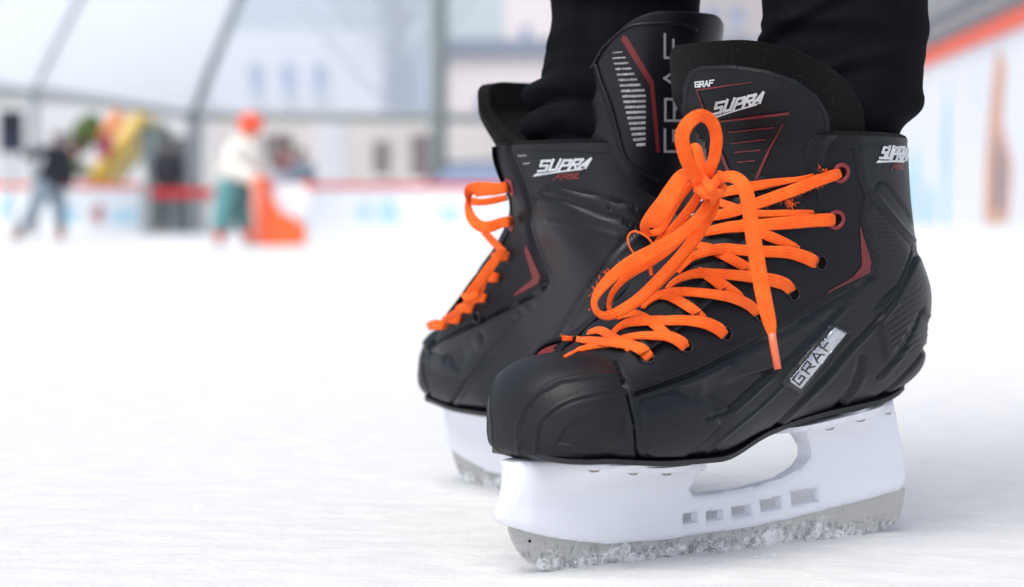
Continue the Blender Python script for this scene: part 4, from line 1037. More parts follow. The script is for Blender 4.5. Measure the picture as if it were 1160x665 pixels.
def trouser_leg(ax, z_top, prof, name, seed, amp=.002, cuff=None, pinch=0):
    """tube of cloth with stacked horizontal folds; prof: (z, cx offset, radius x, radius y)"""
    r_ = np.random.default_rng(seed); nz, na = 300, 150; rows = []
    zs = prof[0][0]+(z_top-prof[0][0])*np.linspace(0, 1, nz)**1.5; pz = [p[0] for p in prof]
    ph = r_.uniform(0, 6.28, 12)
    folds = []
    for q in range(34):
        z0 = .20+abs(r_.normal())*.075 if q < 24 else r_.uniform(.3, .9)
        folds.append((z0, r_.uniform(0, 6.28), r_.uniform(.6, 1.5), r_.uniform(-.022, .022), r_.uniform(.003, .0085), amp*r_.uniform(.5, 1.3)*(1 if z0 < .33 else 1.6)))
    for z in zs:
        cx = np.interp(z, pz, [p[1] for p in prof]); rx = np.interp(z, pz, [p[2] for p in prof]); ry = np.interp(z, pz, [p[3] for p in prof]); row = []
        for k in range(na):
            a = 2*math.pi*k/na; f = .0012*math.sin(2*a+ph[9]+z*18)+.0010*math.sin(3*a+ph[10]-z*30)
            tilt = z+.007*math.sin(a+ph[0])+.003*math.sin(2*a+ph[1])
            for (z0, a0, wa, sl, wz, am) in folds:
                if abs(z-z0) > .06: continue
                da = (a-a0+math.pi) % (2*math.pi)-math.pi
                u = (z-z0-sl*math.sin(da)-.004*math.cos(2*da))/wz
                f += am*math.exp(-(da/wa)**2)*(math.exp(-u*u)-.55*math.exp(-((u+1.5)*1.1)**2))
            f *= .3+.7*smooth01((z-.235)/.02)
            if cuff:
                for zc, am, wd in cuff: f += am*(math.exp(-((tilt-zc)/wd)**2)-.9*math.exp(-((tilt-zc+wd*1.45)/(wd*.45))**2))
            gk = math.exp(-(((a-math.radians(262)))/.75)**2)*pinch; f = f*(1-.7*gk)-.006*gk*(z < .33)
            row.append((ax[0]+cx+(rx+f)*math.cos(a), ax[1]+(ry+f)*math.sin(a), z))
        row.append(row[0]); rows.append(row)
    V, F = sheet(rows)
    o = link(name, mesh_from(V, F), M_DENIM, person); m = o.modifiers.new('s', 'SOLIDIFY'); m.thickness = .0022; m.offset = -1
    return o
trouser_leg((NA[0], NA[1]), .93, [(.205, -.006, .031, .033), (.235, -.006, .034, .037), (.250, -.004, .040, .042), (.265, -.001, .0455, .044), (.30, 0, .0485, .047), (.34, -.001, .0495, .049), (.50, 0, .062, .062), (.93, -.02, .098, .098)], 'trouser_leg', 3, .0027)
trouser_leg((FA[0]-.008, FA[1]), .93, [(.205, -.010, .036, .036), (.235, -.012, .038, .038), (.250, -.012, .0405, .038), (.272, -.011, .0405, .040), (.283, -.004, .041, .042), (.30, .007, .0455, .046), (.34, .008, .049, .050), (.50, .008, .062, .062), (.93, .02, .098, .098)], 'trouser_leg', 11,
            cuff=[(.2475, .0085, .0080), (.2700, .0090, .0080), (.295, .004, .012)], amp=.0020, pinch=1)
mb = MB(); mb.tube([(HX[0], HX[1], .84), (HX[0], HX[1], .92), (HX[0], HX[1], 1.05)], [.13, .165, .15], 24); mb.build('trouser_seat', M_DENIM, person, smooth=True)
mb = MB(); mb.tube([(HX[0], HX[1], .98), (HX[0], HX[1], 1.15), (HX[0], HX[1], 1.35), (HX[0], HX[1], 1.47), (HX[0]-.005, HX[1], 1.53)], [.17, .165, .185, .14, .07], 24)
for s_ in (-1, 1): mb.tube([(HX[0]+.01, HX[1]+s_*.14, 1.44), (HX[0]+.03, HX[1]+s_*.23, 1.14), (HX[0]-.08, HX[1]+s_*.215, .97)], [.068, .056, .045], 14)
mb.build('jacket', M_JACKET, person, smooth=True)
mb = MB(); mb.ball((HX[0]-.018, HX[1], 1.665), (.095, .082, .10), 16, 10); mb.build('hair', mat('brown_hair', (.04, .022, .012), .6), person, smooth=True)

# ================================================================== ICE, SNOW CRUMBS
def ice_mat():
    m = bpy.data.materials.new('scraped_ice'); m.use_nodes = True; nt = m.node_tree; b = nt.nodes['Principled BSDF']
    b.inputs['Roughness'].default_value = .62; b.inputs['Specular IOR Level'].default_value = .25
    tc = nt.nodes.new('ShaderNodeTexCoord')
    n = nt.nodes.new('ShaderNodeTexNoise'); n.inputs['Scale'].default_value = 120; n.inputs['Detail'].default_value = 9; n.inputs['Roughness'].default_value = .7
    nt.links.new(tc.outputs['Object'], n.inputs['Vector'])
    mp = nt.nodes.new('ShaderNodeMapping'); mp.inputs['Scale'].default_value = (16, 26, 16); mp.inputs['Rotation'].default_value = (0, 0, .25); nt.links.new(tc.outputs['Object'], mp.inputs['Vector'])
    n2 = nt.nodes.new('ShaderNodeTexNoise'); n2.inputs['Scale'].default_value = 1.6; n2.inputs['Detail'].default_value = 6; nt.links.new(mp.outputs['Vector'], n2.inputs['Vector'])
    r = nt.nodes.new('ShaderNodeValToRGB'); r.color_ramp.elements[0].position = .38; r.color_ramp.elements[1].position = .62
    r.color_ramp.elements[0].color = (.705, .718, .722, 1); r.color_ramp.elements[1].color = (.765, .768, .76, 1)
    nt.links.new(n2.outputs['Fac'], r.inputs['Fac']); nt.links.new(r.outputs['Color'], b.inputs['Base Color'])
    a = nt.nodes.new('ShaderNodeMath'); a.operation = 'MULTIPLY_ADD'; a.inputs[1].default_value = 2.2; nt.links.new(n2.outputs['Fac'], a.inputs[0]); nt.links.new(n.outputs['Fac'], a.inputs[2])
    bp = nt.nodes.new('ShaderNodeBump'); bp.inputs['Strength'].default_value = .55; bp.inputs['Distance'].default_value = .003
    nt.links.new(a.outputs[0], bp.inputs['Height']); nt.links.new(bp.outputs['Normal'], b.inputs['Normal'])
    return m
M_ICE = ice_mat()
link('ice', mesh_from([(-60, -20, 0), (60, -20, 0), (60, 47, 0), (-60, 47, 0)], [(0, 1, 2, 3)], False), M_ICE)['kind'] = 'structure'
link('ground', mesh_from([(-1200, -1200, -.05), (1200, -1200, -.05), (1200, 1500, -.05), (-1200, 1500, -.05)], [(0, 1, 2, 3)], False), mat('pale_paving', (.42, .42, .41), .8, bump=(2, .3, .02)))['kind'] = 'structure'
def crumbs(name, label, frame, loff, n, seed):
    r_ = np.random.default_rng(seed); V = []; F = []
    ico = [(0, 0, 1), (.9, 0, .45), (.28, .85, .45), (-.72, .53, .45), (-.72, -.53, .45), (.28, -.85, .45), (.72, .53, -.45), (-.28, .85, -.45), (-.9, 0, -.45), (-.28, -.85, -.45), (.72, -.53, -.45), (0, 0, -1)]
    fc = [(0, 1, 2), (0, 2, 3), (0, 3, 4), (0, 4, 5), (0, 5, 1), (1, 6, 2), (2, 7, 3), (3, 8, 4), (4, 9, 5), (5, 10, 1), (2, 6, 7), (3, 7, 8), (4, 8, 9), (5, 9, 10), (1, 10, 6), (11, 7, 6), (11, 8, 7), (11, 9, 8), (11, 10, 9), (11, 6, 10)]
    for i in range(n):
        l = r_.uniform(.012, .285); mode = r_.uniform()
        zb = max(0, .028*(max(0, .045-l)/.045)**2.0, .03*(max(0, l-.262)/.03)**2*.6)
        cl = math.sin(l*160+seed)+math.sin(l*397+seed*2)+.8*math.sin(l*71+seed)
        if mode < .62 and r_.uniform() > .35+.3*cl: continue
        if mode < .62:      # stuck to the steel
            z = zb+.0005+abs(r_.normal())*.0055; w = .0016*(1 if r_.uniform() < .75 else -1); s = r_.uniform(.00018, .00075)*(1 if r_.uniform() < .93 else 1.6); z = min(z, zb+.015)
            if z > .010 and r_.uniform() < .6: continue
        else:               # pushed up beside the blade on the ice
            w = r_.normal()*.011; z = 0; s = r_.uniform(.0003, .0012)*(1 if r_.uniform() < .95 else 1.7)
            if l < .035: l += .03
        c = frame.W((l+loff, w, z)); k = len(V)
        j = r_.uniform(.6, 1.25, (12, 1)); sc = np.array([1, 1, .7])*s
        V += list(c+np.array(ico)*j*sc); F += [tuple(a+k for a in f) for f in fc]
    o = link(name, mesh_from(V, F, True), M_SNOW); tag(o, label, 'snow', kind='stuff'); return o
crumbs('snow_crumbs', 'scraped snow clinging to the steel runner of the front skate', NEAR, 0, 2000, 5)
crumbs('snow_crumbs', 'scraped snow clinging to the steel runner of the rear skate', FAR, -.004, 1500, 6)
# low drift of shaved ice around the runner
def drift(frame, loff, name, label, seed):
    r_ = np.random.default_rng(seed); rows = []; ph = r_.uniform(0, 6.28, 8)
    for i in range(140):
        l = -.02+.34*i/139; row = []
        for j in range(60):
            w = -.045+.09*j/59; e = math.exp(-(w/.016)**2)*smooth01((l+.0)/.05)*smooth01((.31-l)/.05)
            z = .0011*e*(.75+.35*math.sin(l*90+ph[0])+.25*math.sin(l*210+w*300+ph[1])+.2*math.sin(w*420+ph[2]+l*60))+.0004*r_.normal()*e
            edge = smooth01((.045-abs(w))/.012)*smooth01((l+.02)/.02)*smooth01((.32-l)/.02)
            row.append(frame.W((l+loff, w, max(z, 0)*1.0+.0002*edge-.0008*(1-edge))))
        rows.append(row)
    V, F = sheet(rows); o = link(name, mesh_from(V, F), M_ICE); tag(o, label, 'snow', kind='stuff')
drift(NEAR, 0, 'snow_drift', 'thin bank of shaved ice under the front skate', 1)
drift(FAR, -.004, 'snow_drift', 'thin bank of shaved ice under the rear skate', 2)

# ================================================================== RINK SURROUNDINGS
def WP(px, py, Y): return Vector(at(px, py, Y))
M_BOARD = mat('white_rink_board', (.80, .82, .84), .45, var=(.8, (.70, .76, .84), .8))
M_KICK = mat('pale_kick_plate', (.84, .85, .86), .5)
M_RAIL = mat('red_rail', (.70, .03, .03), .45); M_RAILO = mat('orange_red_rail', (.80, .10, .04), .45)
M_BLUEP = mat('pale_blue_print', (.30, .60, .78), .5, var=(3, (.60, .78, .86), .9)); M_PINKP = mat('pink_brown_print', (.45, .22, .22), .5)
M_ORP = mat('orange_print', (.66, .33, .20), .5, var=(6, (.55, .42, .38), .9)); M_NAVYP = mat('dark_blue_print', (.36, .42, .55), .5)
M_POST = mat('grey_green_frame', (.24, .28, .27), .5); M_POSTL = mat('light_grey_post', (.42, .45, .45), .5)
def rail_fence(name, label, x0, x1, Y, h, rail, prints, ybase=0, z_r=.09):
    t = empty(name, (( x0+x1)/2, Y, 0)); tag(t, label, 'rink boards', 'boards round the rink')
    mb = MB(); mb.box(((x0+x1)/2, Y, h/2+.09), (x1-x0, .06, h-.18)); mb.build('board_panel', M_BOARD, t)
    mb = MB(); mb.box(((x0+x1)/2, Y-.005, .092), (x1-x0, .075, .18)); mb.build('kick_plate', M_KICK, t)
    mb = MB(); mb.box(((x0+x1)/2, Y, h+z_r/2), (x1-x0, .11, z_r)); mb.build('rail', rail, t, bevel=.012)
    for (a, b, z0, z1, mt) in prints:
        n = 14; poly = []
        for k in range(n):
            an = 2*math.pi*k/n; r = 1+.25*math.sin(3*an+a)+.15*math.sin(5*an+b*2); poly.append(((a+b)/2+(b-a)/2*math.cos(an)*r, Y-.034, (z0+z1)/2+(z1-z0)/2*math.sin(an)*min(r, 1.1)))
        MB().prism(poly, (0, .003, 0)).build('board_print', mt, t)
    return t
def X_at(px, Y): return at(px, 250, Y)[0]
YB = 38.0
rail_fence('rink_board', 'far left rink boards with an orange-red rail and a blurred picture', X_at(-60, YB), X_at(163, YB), YB, .80, M_RAILO,
           [(X_at(0, YB), X_at(16, YB), .2, .7, M_BLUEP), (X_at(60, YB), X_at(90, YB), .15, .5, M_BLUEP), (X_at(104, YB), X_at(119, YB), .10, .55, M_PINKP), (X_at(125, YB), X_at(158, YB), .1, .45, M_BLUEP)])
rail_fence('rink_board', 'far middle rink boards with a thin red rail, behind the orange skating aid', X_at(246, YB), X_at(420, YB), YB, .80, M_RAIL, [(X_at(405, YB), X_at(418, YB), .2, .6, M_BLUEP)])
rail_fence('rink_board', 'far rink boards left of the skates, printed with a pale blue shape', X_at(421, YB), X_at(760, YB), YB, .80, M_RAIL, [(X_at(424, YB), X_at(452, YB), .15, .6, M_BLUEP), (X_at(500, YB), X_at(520, YB), .15, .5, M_BLUEP)])
# gate opening with its red band and posts
g = empty('rink_gate', (X_at(205, YB), YB, 0)); tag(g, 'open rink gate with a broad red band across bars', 'gate')
mb = MB(); mb.box((X_at(205, YB), YB, .72), (X_at(245, YB)-X_at(170, YB), .05, .17)); mb.build('red_band', M_RAIL, g)
for px in (196, 217, 232, 243):
    mb = MB(); mb.box((X_at(px, YB), YB+.02, .33), (.05, .04, .66)); mb.build('bar', M_POSTL, g)
mb = MB(); mb.box((X_at(165, YB), YB-.05, .41), (.14, .14, .84)); mb.build('gate_post', M_POSTL, g)

# right-hand boards, close to the camera, running away along the rink
def side_board():
    A = np.array([2.10, 2.0]); B = np.array([2.62, 37.8]); d = (B-A)/np.linalg.norm(B-A); n = np.array([d[1], -d[0]]); ang = math.atan2(d[1], d[0]); Ln = np.linalg.norm(B-A)
    t = empty('rink_board', (A[0], A[1], 0)); tag(t, 'long white rink boards on the right with an orange-red top rail', 'rink boards', 'boards round the rink')
    c = (A+B)/2; H = 1.045
    mb = MB(); mb.box((c[0]+.03, c[1], .18+(H-.18)/2), (Ln, .06, H-.18), rz=ang); mb.build('board_panel', M_BOARD, t)
    mb = MB(); mb.box((c[0]+.03, c[1], .09), (Ln, .08, .18), rz=ang); mb.build('kick_plate', M_KICK, t)
    mb = MB(); mb.box((c[0]+.03, c[1], H+.035), (Ln, .12, .075), rz=ang); mb.build('rail', M_RAILO, t, bevel=.015)
    def P(y, z, off=-.004):
        k = (y-A[1])/d[1]; q = A+d*k; return (q[0]+off, q[1], z)
    def pr(poly, mt): 
        MB().prism([P(y, z) for y, z in poly], (.003, 0, 0)).build('board_print', mt, t)
    pr([(12.6, .2), (12.1, .2), (11.95, .45), (12.1, .62), (12.5, .5)], M_BLUEP); pr([(11.3, .18), (11.15, .18), (11.12, .55), (11.2, .95), (11.32, .6)], M_BLUEP)
    pr([(11.9, .2), (11.6, .2), (11.5, .35), (11.75, .42)], M_BLUEP)
    pr([(10.25, .20), (10.05, .18), (9.7, .20), (9.62, .45), (9.85, .65), (9.8, .9), (9.95, 1.0), (10.08, .8), (10.22, .5)], M_ORP); pr([(10.0, .25), (9.8, .25), (9.78, .5), (9.95, .6)], M_NAVYP)
    pr([(15.5, .2), (14.5, .2), (14.3, .5), (15.2, .65)], M_BLUEP); pr([(8.5, .2), (8.1, .2), (8.0, .7), (8.3, .9)], M_BLUEP); pr([(6.8, .25), (6.2, .25), (6.3, .6)], M_BLUEP)
    for y in (5, 8.9, 12.8, 16.7, 20.6): 
        mb = MB(); mb.prism([P(y, .18), P(y+.03, .18), P(y+.03, 1.1), P(y, 1.1)], (.002, 0, 0)); mb.build('joint', M_POSTL, t)
    return t
side_board()
# grandstand seating behind the right boards
st = empty('bleacher', (4.0, 16, 0)); tag(st, 'grey stepped bench seating rising behind the right-hand boards', 'bleachers')
MG = [mat('grey_bench_a', (.30, .30, .31), .7), mat('grey_bench_b', (.17, .18, .20), .7), mat('grey_bench_c', (.42, .41, .41), .7)]
for k in range(5):
    mb = MB(); x = 3.3+.55*k; z = 1.55+.38*k
    mb.box((x, 18, z), (.5, 34, .10), rz=-.0145); mb.build('bench', MG[k % 3], st)
    mb = MB(); mb.box((x+.26, 18, z-.19+.38), (.04, 34, .30), rz=-.0145); mb.build('riser', MG[(k+1) % 3], st)
for y in range(3, 35, 4):
    mb = MB(); mb.box((3.3, y, .77), (.06, .06, 1.54)); mb.box((5.5, y, 1.5), (.06, .06, 3.0)); mb.build('leg', MG[1], st)

# ---- tent: wall posts, eaves beam, rafters and translucent roof panels
def tent_mat(name, alpha, col):
    m = bpy.data.materials.new(name); m.use_nodes = True; nt = m.node_tree; nt.nodes.clear()
    o = nt.nodes.new('ShaderNodeOutputMaterial'); mx = nt.nodes.new('ShaderNodeMixShader'); tr = nt.nodes.new('ShaderNodeBsdfTransparent'); tl = nt.nodes.new('ShaderNodeBsdfTranslucent'); df = nt.nodes.new('ShaderNodeBsdfDiffuse'); a = nt.nodes.new('ShaderNodeAddShader'); m2 = nt.nodes.new('ShaderNodeMixShader')
    tl.inputs['Color'].default_value = (*col, 1); df.inputs['Color'].default_value = (*col, 1); tr.inputs['Color'].default_value = (.95, .97, 1, 1)
    m2.inputs[0].default_value = .5; nt.links.new(tl.outputs[0], m2.inputs[1]); nt.links.new(df.outputs[0], m2.inputs[2])
    mx.inputs[0].default_value = 1-alpha; nt.links.new(tr.outputs[0], mx.inputs[1]); nt.links.new(m2.outputs[0], mx.inputs[2]); nt.links.new(mx.outputs[0], o.inputs[0])
    return m
M_TENT = tent_mat('translucent_tent_film', .72, (.88, .92, .98))
M_TENTW = tent_mat('milky_tent_film', .5, (.92, .95, .98))
YT = 44.0
tent = empty('marquee', (X_at(218, YT), YT, 0)); tag(tent, 'large marquee frame with grey posts, eaves beam and translucent film roof', 'marquee')
def bar(name, a, b, w, mt, parent=tent):
    mb = MB(); mb.tube([a, b], [w/2*1.15]*2, 4); return mb.build(name, mt, parent)
C0 = Vector((X_at(219, YT), YT, 0)); eave = WP(219, 131, YT); E1 = WP(497, 133, YT); E2 = WP(640, 134, YT+.5); EL = WP(38, 104, 36.5); EL2 = WP(-40, 92, 33.5)
bar('eaves_beam', eave, E1, .16, M_POST); bar('eaves_beam', E1, WP(1200, 136, YT+2), .16, M_POST)
bar('eaves_beam', eave, EL, .16, M_POSTL); bar('eaves_beam', EL, EL2, .16, M_POSTL)
bar('post', (C0.x, YT, 0), eave, .34, M_POSTL); bar('post', (E1.x, YT, 0), WP(497, -30, YT), .30, M_POST)
bar('post', (WP(38, 104, 36.5).x, 36.5, 0), EL, .16, M_POSTL)
RT = WP(285, -40, 36); RL = WP(108, -40, 30)
bar('rafter', eave, RT, .16, M_POST); bar('rafter', EL, RL, .13, M_POSTL)
def panel(name, pts, mt, parent=tent):
    mb = MB(); c = [Vector(p) for p in pts]; n = (c[1]-c[0]).cross(c[2]-c[0]).normalized(); mb.prism(c, n*.01); return mb.build(name, mt, parent)
panel('roof_film', [EL+Vector((0, 0, .1)), eave+Vector((0, 0, .1)), RT, RL], M_TENTW)
panel('roof_film', [EL2, EL, RL, WP(20, -60, 27)], M_TENTW)
panel('gable_film', [eave+Vector((.1, .05, .1)), E1+Vector((-.16, .05, .1)), WP(490, -40, YT), WP(285, -40, YT)], M_TENT)
# thin guy beams in the gable
bar('brace', WP(420, 0, YT+.1), WP(470, 132, YT+.1), .07, M_POSTL)

# ---- buildings beyond the tent
def building(label, pxl, pxr, pyt, Y, depth, mt, wins=(), wmat_=None, name='building', roof=None, base_py=None):
    a = WP(pxl, 200, Y); b = WP(pxr, 200, Y); zt = WP(pxl, pyt, Y).z
    t = empty(name, ((a.x+b.x)/2, Y+depth/2, 0)); tag(t, label, 'building')
    mb = MB(); mb.box(((a.x+b.x)/2, Y+depth/2, zt/2), (b.x-a.x, depth, zt)); mb.build('wall', mt, t)
    for (x0, x1, y0, y1) in wins:
        p = WP(x0, y1, Y); q = WP(x1, y0, Y); fr = MB(); cx, cz = (p.x+q.x)/2, (p.z+q.z)/2
        fr.box((cx, Y-.04, cz), (q.x-p.x, .12, q.z-p.z)); w = fr.build('window', wmat_ or M_WIN, t)
        MB().box((cx, Y-.14, p.z-.05), ((q.x-p.x)*1.15, .25, .12)).build('sill', M_KICK, w)
    if roof: MB().box(((a.x+b.x)/2, Y+depth/2, zt+.3), (b.x-a.x+.6, depth+.6, .6)).build('roof', roof, t)
    return t
M_WIN = mat('blue_grey_glass', (.28, .36, .52), .3, spec=.6); M_CREAM = mat('white_render', (.84, .84, .86), .8, var=(.3, (.78, .78, .82), 1)); M_BLUEB = mat('blue_grey_cladding', (.50, .56, .70), .6)
M_PINKB = mat('pale_pink_stone', (.80, .75, .76), .8); M_TAN = mat('beige_stone', (.68, .65, .63), .8, var=(.4, (.58, .56, .56), 1)); M_DK = mat('dark_doorway', (.20, .17, .18), .7); M_GRY = mat('grey_render', (.66, .68, .70), .8); M_SLATE = mat('slate_roof', (.26, .31, .40), .6)  # beige, grey and doorway tones paled: washed-out lens glare put into the colour
building('white rendered building with three tall blue windows, seen through the gable film', 240, 432, 34, 80, 12, M_CREAM, [(283, 297, 73, 106), (319, 333, 73, 106), (355, 369, 73, 106), (262, 280, 140, 200), (388, 400, 150, 190)])
building('low blue-grey building with vertical cladding right of the white one', 428, 520, 62, 86, 12, M_BLUEB, [(440, 452, 80, 118), (462, 474, 80, 118)])
building('long beige stone house behind the marquee with a dark doorway', 236, 560, 137, 60, 6, M_TAN, [(466, 487, 152, 203), (300, 330, 152, 190), (424, 440, 160, 200)], M_DK)
building('pale pink block with slate-blue roof right of the thick tent post', 508, 900, 62, 84, 14, M_PINKB, [(540, 556, 110, 130), (575, 590, 110, 130)], roof=M_SLATE)
building('tall pinkish block partly hidden behind the trouser legs', 572, 640, -10, 120, 14, M_PINKB, [(590, 600, 30, 50)])
building('tall grey block seen between the two trouser legs', 770, 900, -30, 110, 14, mat('grey_pink_stone', (.50, .47, .48), .8), [(800, 812, 8, 30), (828, 840, 8, 30)])
building('grey wall of a low house at the left edge behind the marquee', -60, 236, 118, 62, 6, M_GRY, [(60, 80, 150, 180)], M_DK)
# pale column in front of the stone house
mb = MB(); a = WP(376, 205, 46); mb.box((a.x, 46, 1.25), (.62, .5, 2.5)); c = mb.build('column', M_CREAM, bevel=.03); tag(c, 'broad white column in front of the beige house', 'column')

# bare street tree behind the tent, seen as bluish smudges
def bare_tree(px, Y, h, label, seed):
    r_ = random.Random(seed); t = empty('tree', (WP(px, 200, Y).x, Y, 0)); tag(t, label, 'tree'); mb = MB(); x = t.location.x
    mb.tube([(x, Y, 0), (x+.1, Y, h*.4), (x, Y, h*.6)], [.22, .16, .12], 8); mb.build('trunk', M_BARK, t, smooth=True); cr = MB()
    for i in range(46):
        z0 = h*r_.uniform(.35, .75); a = r_.uniform(0, 6.28); ln = h*r_.uniform(.2, .42)
        p0 = Vector((x, Y, z0)); p1 = p0+Vector((math.cos(a)*ln*.5, math.sin(a)*ln*.5, ln*.5)); p2 = p1+Vector((math.cos(a+.5)*ln*.35, math.sin(a+.5)*ln*.3, ln*.45)); cr.tube([p0, p1, p2], [.05, .035, .012], 5)
        for j in range(4):
            b_ = r_.uniform(0, 6.28); q = p1.lerp(p2, r_.random()); cr.tube([q, q+Vector((math.cos(b_)*.6, math.sin(b_)*.5, .5+r_.random()*.5))], [.02, .008], 4)
    cr.build('crown', M_BARK, t)
M_BARK = mat('grey_brown_bark', (.30, .32, .38), .9)
bare_tree(452, 75, 11.0, 'bare tree left of the thick tent post', 2)

# parked car beyond the boards
def car():
    Y = 43; c = WP(538, 205, Y); t = empty('parked_car', (c.x, Y, 0)); tag(t, 'dark grey parked car behind the far boards, only its roof and windows showing', 'car')
    side = [(-2.0, .35), (-2.0, .75), (-1.7, .88), (-1.0, .95), (-.55, 1.38), (.7, 1.42), (1.3, .98), (1.95, .9), (2.02, .4)]
    MB().prism([(c.x+x, Y-.8, z) for x, z in side], (0, 1.6, 0)).build('body', mat('grey_car_paint', (.10, .11, .13), .3), t, bevel=.05)
    MB().prism([(c.x+x, Y-.82, z) for x, z in [(-.85, .98), (-.48, 1.3), (.62, 1.34), (1.05, .98)]], (0, 1.64, 0)).build('window', M_WIN, t)
    for dx in (-1.25, 1.3):
        for dy in (-.8, .8):
            mb = MB(); mb.tube([(c.x+dx, Y+dy-.1, .33), (c.x+dx, Y+dy+.1, .33)], [.33, .33], 20); mb.build('wheel', M_DK, t)
car()

# loudspeaker on its stand at the far left
sp = empty('loudspeaker', (WP(13, 170, 35).x, 35, 0)); tag(sp, 'black loudspeaker on a pole at the far left', 'loudspeaker')
p = WP(13, 149, 35); MB().box((p.x, 35, p.z), (.33, .32, .66)).build('cabinet', mat('black_cabinet', (.010, .012, .022), .6), sp, bevel=.02)
mb = MB(); mb.tube([(p.x, 34.83, p.z-.14), (p.x, 34.81, p.z-.14)], [.12, .11], 20); mb.build('cone', mat('dark_navy_cone', (.02, .03, .08), .5), sp)
mb = MB(); mb.tube([(p.x, 35, 0), (p.x, 35, p.z-.33)], [.03, .03], 8); mb.build('pole', M_POSTL, sp)

# yellow inflatable slide
sl = empty('inflatable_slide', (WP(130, 170, 42).x, 42, 0)); tag(sl, 'yellow inflatable slide sloping down to the left behind the boards', 'slide')
M_YEL = mat('yellow_vinyl', (.72, .46, .06), .5, var=(1.2, (.80, .62, .25), .9)); M_YEL2 = mat('pale_yellow_vinyl', (.82, .66, .30), .5); M_ORG = mat('orange_vinyl', (.80, .30, .10), .5)
a, b = WP(98, 222, 42), WP(166, 132, 42)
for dy, mt, nm in ((-.45, M_YEL, 'side_tube'), (.45, M_YEL, 'side_tube')):
    mb = MB(); mb.tube([a+Vector((0, dy, 0)), b+Vector((0, dy, 0))], [.17, .17], 12); mb.build(nm, mt, sl, smooth=True)
mb = MB(); mb.prism([a+Vector((.34, -.4, -.12)), b+Vector((.34, -.4, -.12)), b+Vector((-.05, -.4, 0)), a+Vector((-.05, -.4, 0))], (0, .8, 0)); mb.build('chute', M_YEL2, sl)
mb = MB(); mb.tube([WP(116, 158, 41.6), WP(137, 128, 41.6)], [.13, .15], 12); mb.build('arch_tube', M_ORG, sl, smooth=True)
mb = MB(); mb.prism([b+Vector((-.1, -.5, -.2)), b+Vector((.4, -.5, -.2)), (b.x+.6, 41.5, 0), (b.x+.25, 41.5, 0)], (0, 1, 0)); mb.build('tower', mat('dark_green_vinyl', (.20, .25, .24), .6), sl)
# coloured festive bush / banner
mb = MB()
for (x, y, r) in ((96, 150, .26), (103, 143, .24), (92, 160, .22), (108, 152, .2)): q = WP(x, y, 42.5); mb.ball(q, (r, r, r*1.1), 12, 8)
q = mb.build('bush', mat('green_leaves', (.07, .12, .03), .8, bump=(12, .8, .05)), None, smooth=True); tag(q, 'rounded dark green bush behind the boards beside the yellow slide', 'bush')
mb = MB(); q = WP(119, 166, 41.2); mb.box(q, (.26, .06, .42), ry=.3); o = mb.build('banner', mat('purple_banner_cloth', (.30, .03, .10), .7)); tag(o, 'small crimson banner beside the yellow slide', 'banner')
# dark partition beside the slide
q = WP(190, 180, 43); mb = MB(); mb.box((q.x, 43, .95), (.85, .1, 1.9)); o = mb.build('partition', mat('dark_grey_partition', (.26, .28, .29), .7), bevel=.01); tag(o, 'dark grey upright partition behind the gate', 'partition')

# ---- background people
def figure(label, J, R_, mats, parts, name='person', cat='person', body=None):
    """J: joints dict, parts build clothing as children over one continuous body"""
    keys = list(J); idx = {k: i for i, k in enumerate(keys)}
    E = [(idx[a], idx[b]) for a, b in BONES if a in J and b in J]
    o = skin_obj(name, [J[k] for k in keys], E, [R_[k] for k in keys], body or M_SKIN, None, 2, idx['pelvis']); tag(o, label, cat)
    for nm, chain, rad, mt in parts:
        mb = MB()
        for ch, rr in zip(chain, rad): mb.tube(catmull([J[k] if isinstance(k, str) else k for k in ch], 5), np.interp(np.linspace(0, 1, (len(ch)-1)*5+1), np.linspace(0, 1, len(rr)), rr), 14)
        mb.build(nm, mt, o, smooth=True)
    return o
BONES = [('pelvis', 'chest'), ('chest', 'neck'), ('neck', 'head'), ('head', 'crown'), ('chest', 'shl'), ('shl', 'ell'), ('ell', 'hal'), ('chest', 'shr'), ('shr', 'elr'), ('elr', 'har'), ('pelvis', 'hl'), ('hl', 'kl'), ('kl', 'al'), ('al', 'tl'), ('pelvis', 'hr'), ('hr', 'kr'), ('kr', 'ar'), ('ar', 'tr')]
RB = dict(pelvis=.095, chest=.10, neck=.045, head=.085, crown=.06, shl=.055, ell=.035, hal=.03, shr=.055, elr=.035, har=.03, hl=.07, kl=.05, al=.035, tl=.03, hr=.07, kr=.05, ar=.035, tr=.03)
def J2(d, Y):
    out = {}
    for k, v in d.items():
        dy = v[2] if len(v) > 2 else 0; out[k] = tuple(WP(v[0], v[1], Y+dy))
    return out
M_WHITEKNIT = mat('cream_sweater', (.78, .76, .70), .9, bump=(60, .6, .01)); M_TEAL = mat('teal_trousers', (.10, .30, .32), .8); M_HELM = mat('orange_red_helmet', (.85, .10, .03), .4); M_ORBOOT = mat('orange_red_boot', (.70, .10, .06), .5)
Yc = 18.8
J = J2(dict(pelvis=(268, 205), chest=(276, 172), neck=(281, 157), head=(284, 147), crown=(284.5, 139), shl=(270, 165, -.1), ell=(262, 188, -.2), hal=(292, 204, -.3), shr=(286, 165, .1), elr=(296, 186, .15), har=(300, 203, .1), hl=(262, 212, -.06), kl=(256, 236, -.06), al=(250, 262, -.06), tl=(246, 272, -.12), hr=(275, 212, .06), kr=(280, 238, .06), ar=(280, 262, .06), tr=(286, 272, -.05)), Yc)
r_c = {k: v*.80 for k, v in RB.items()}
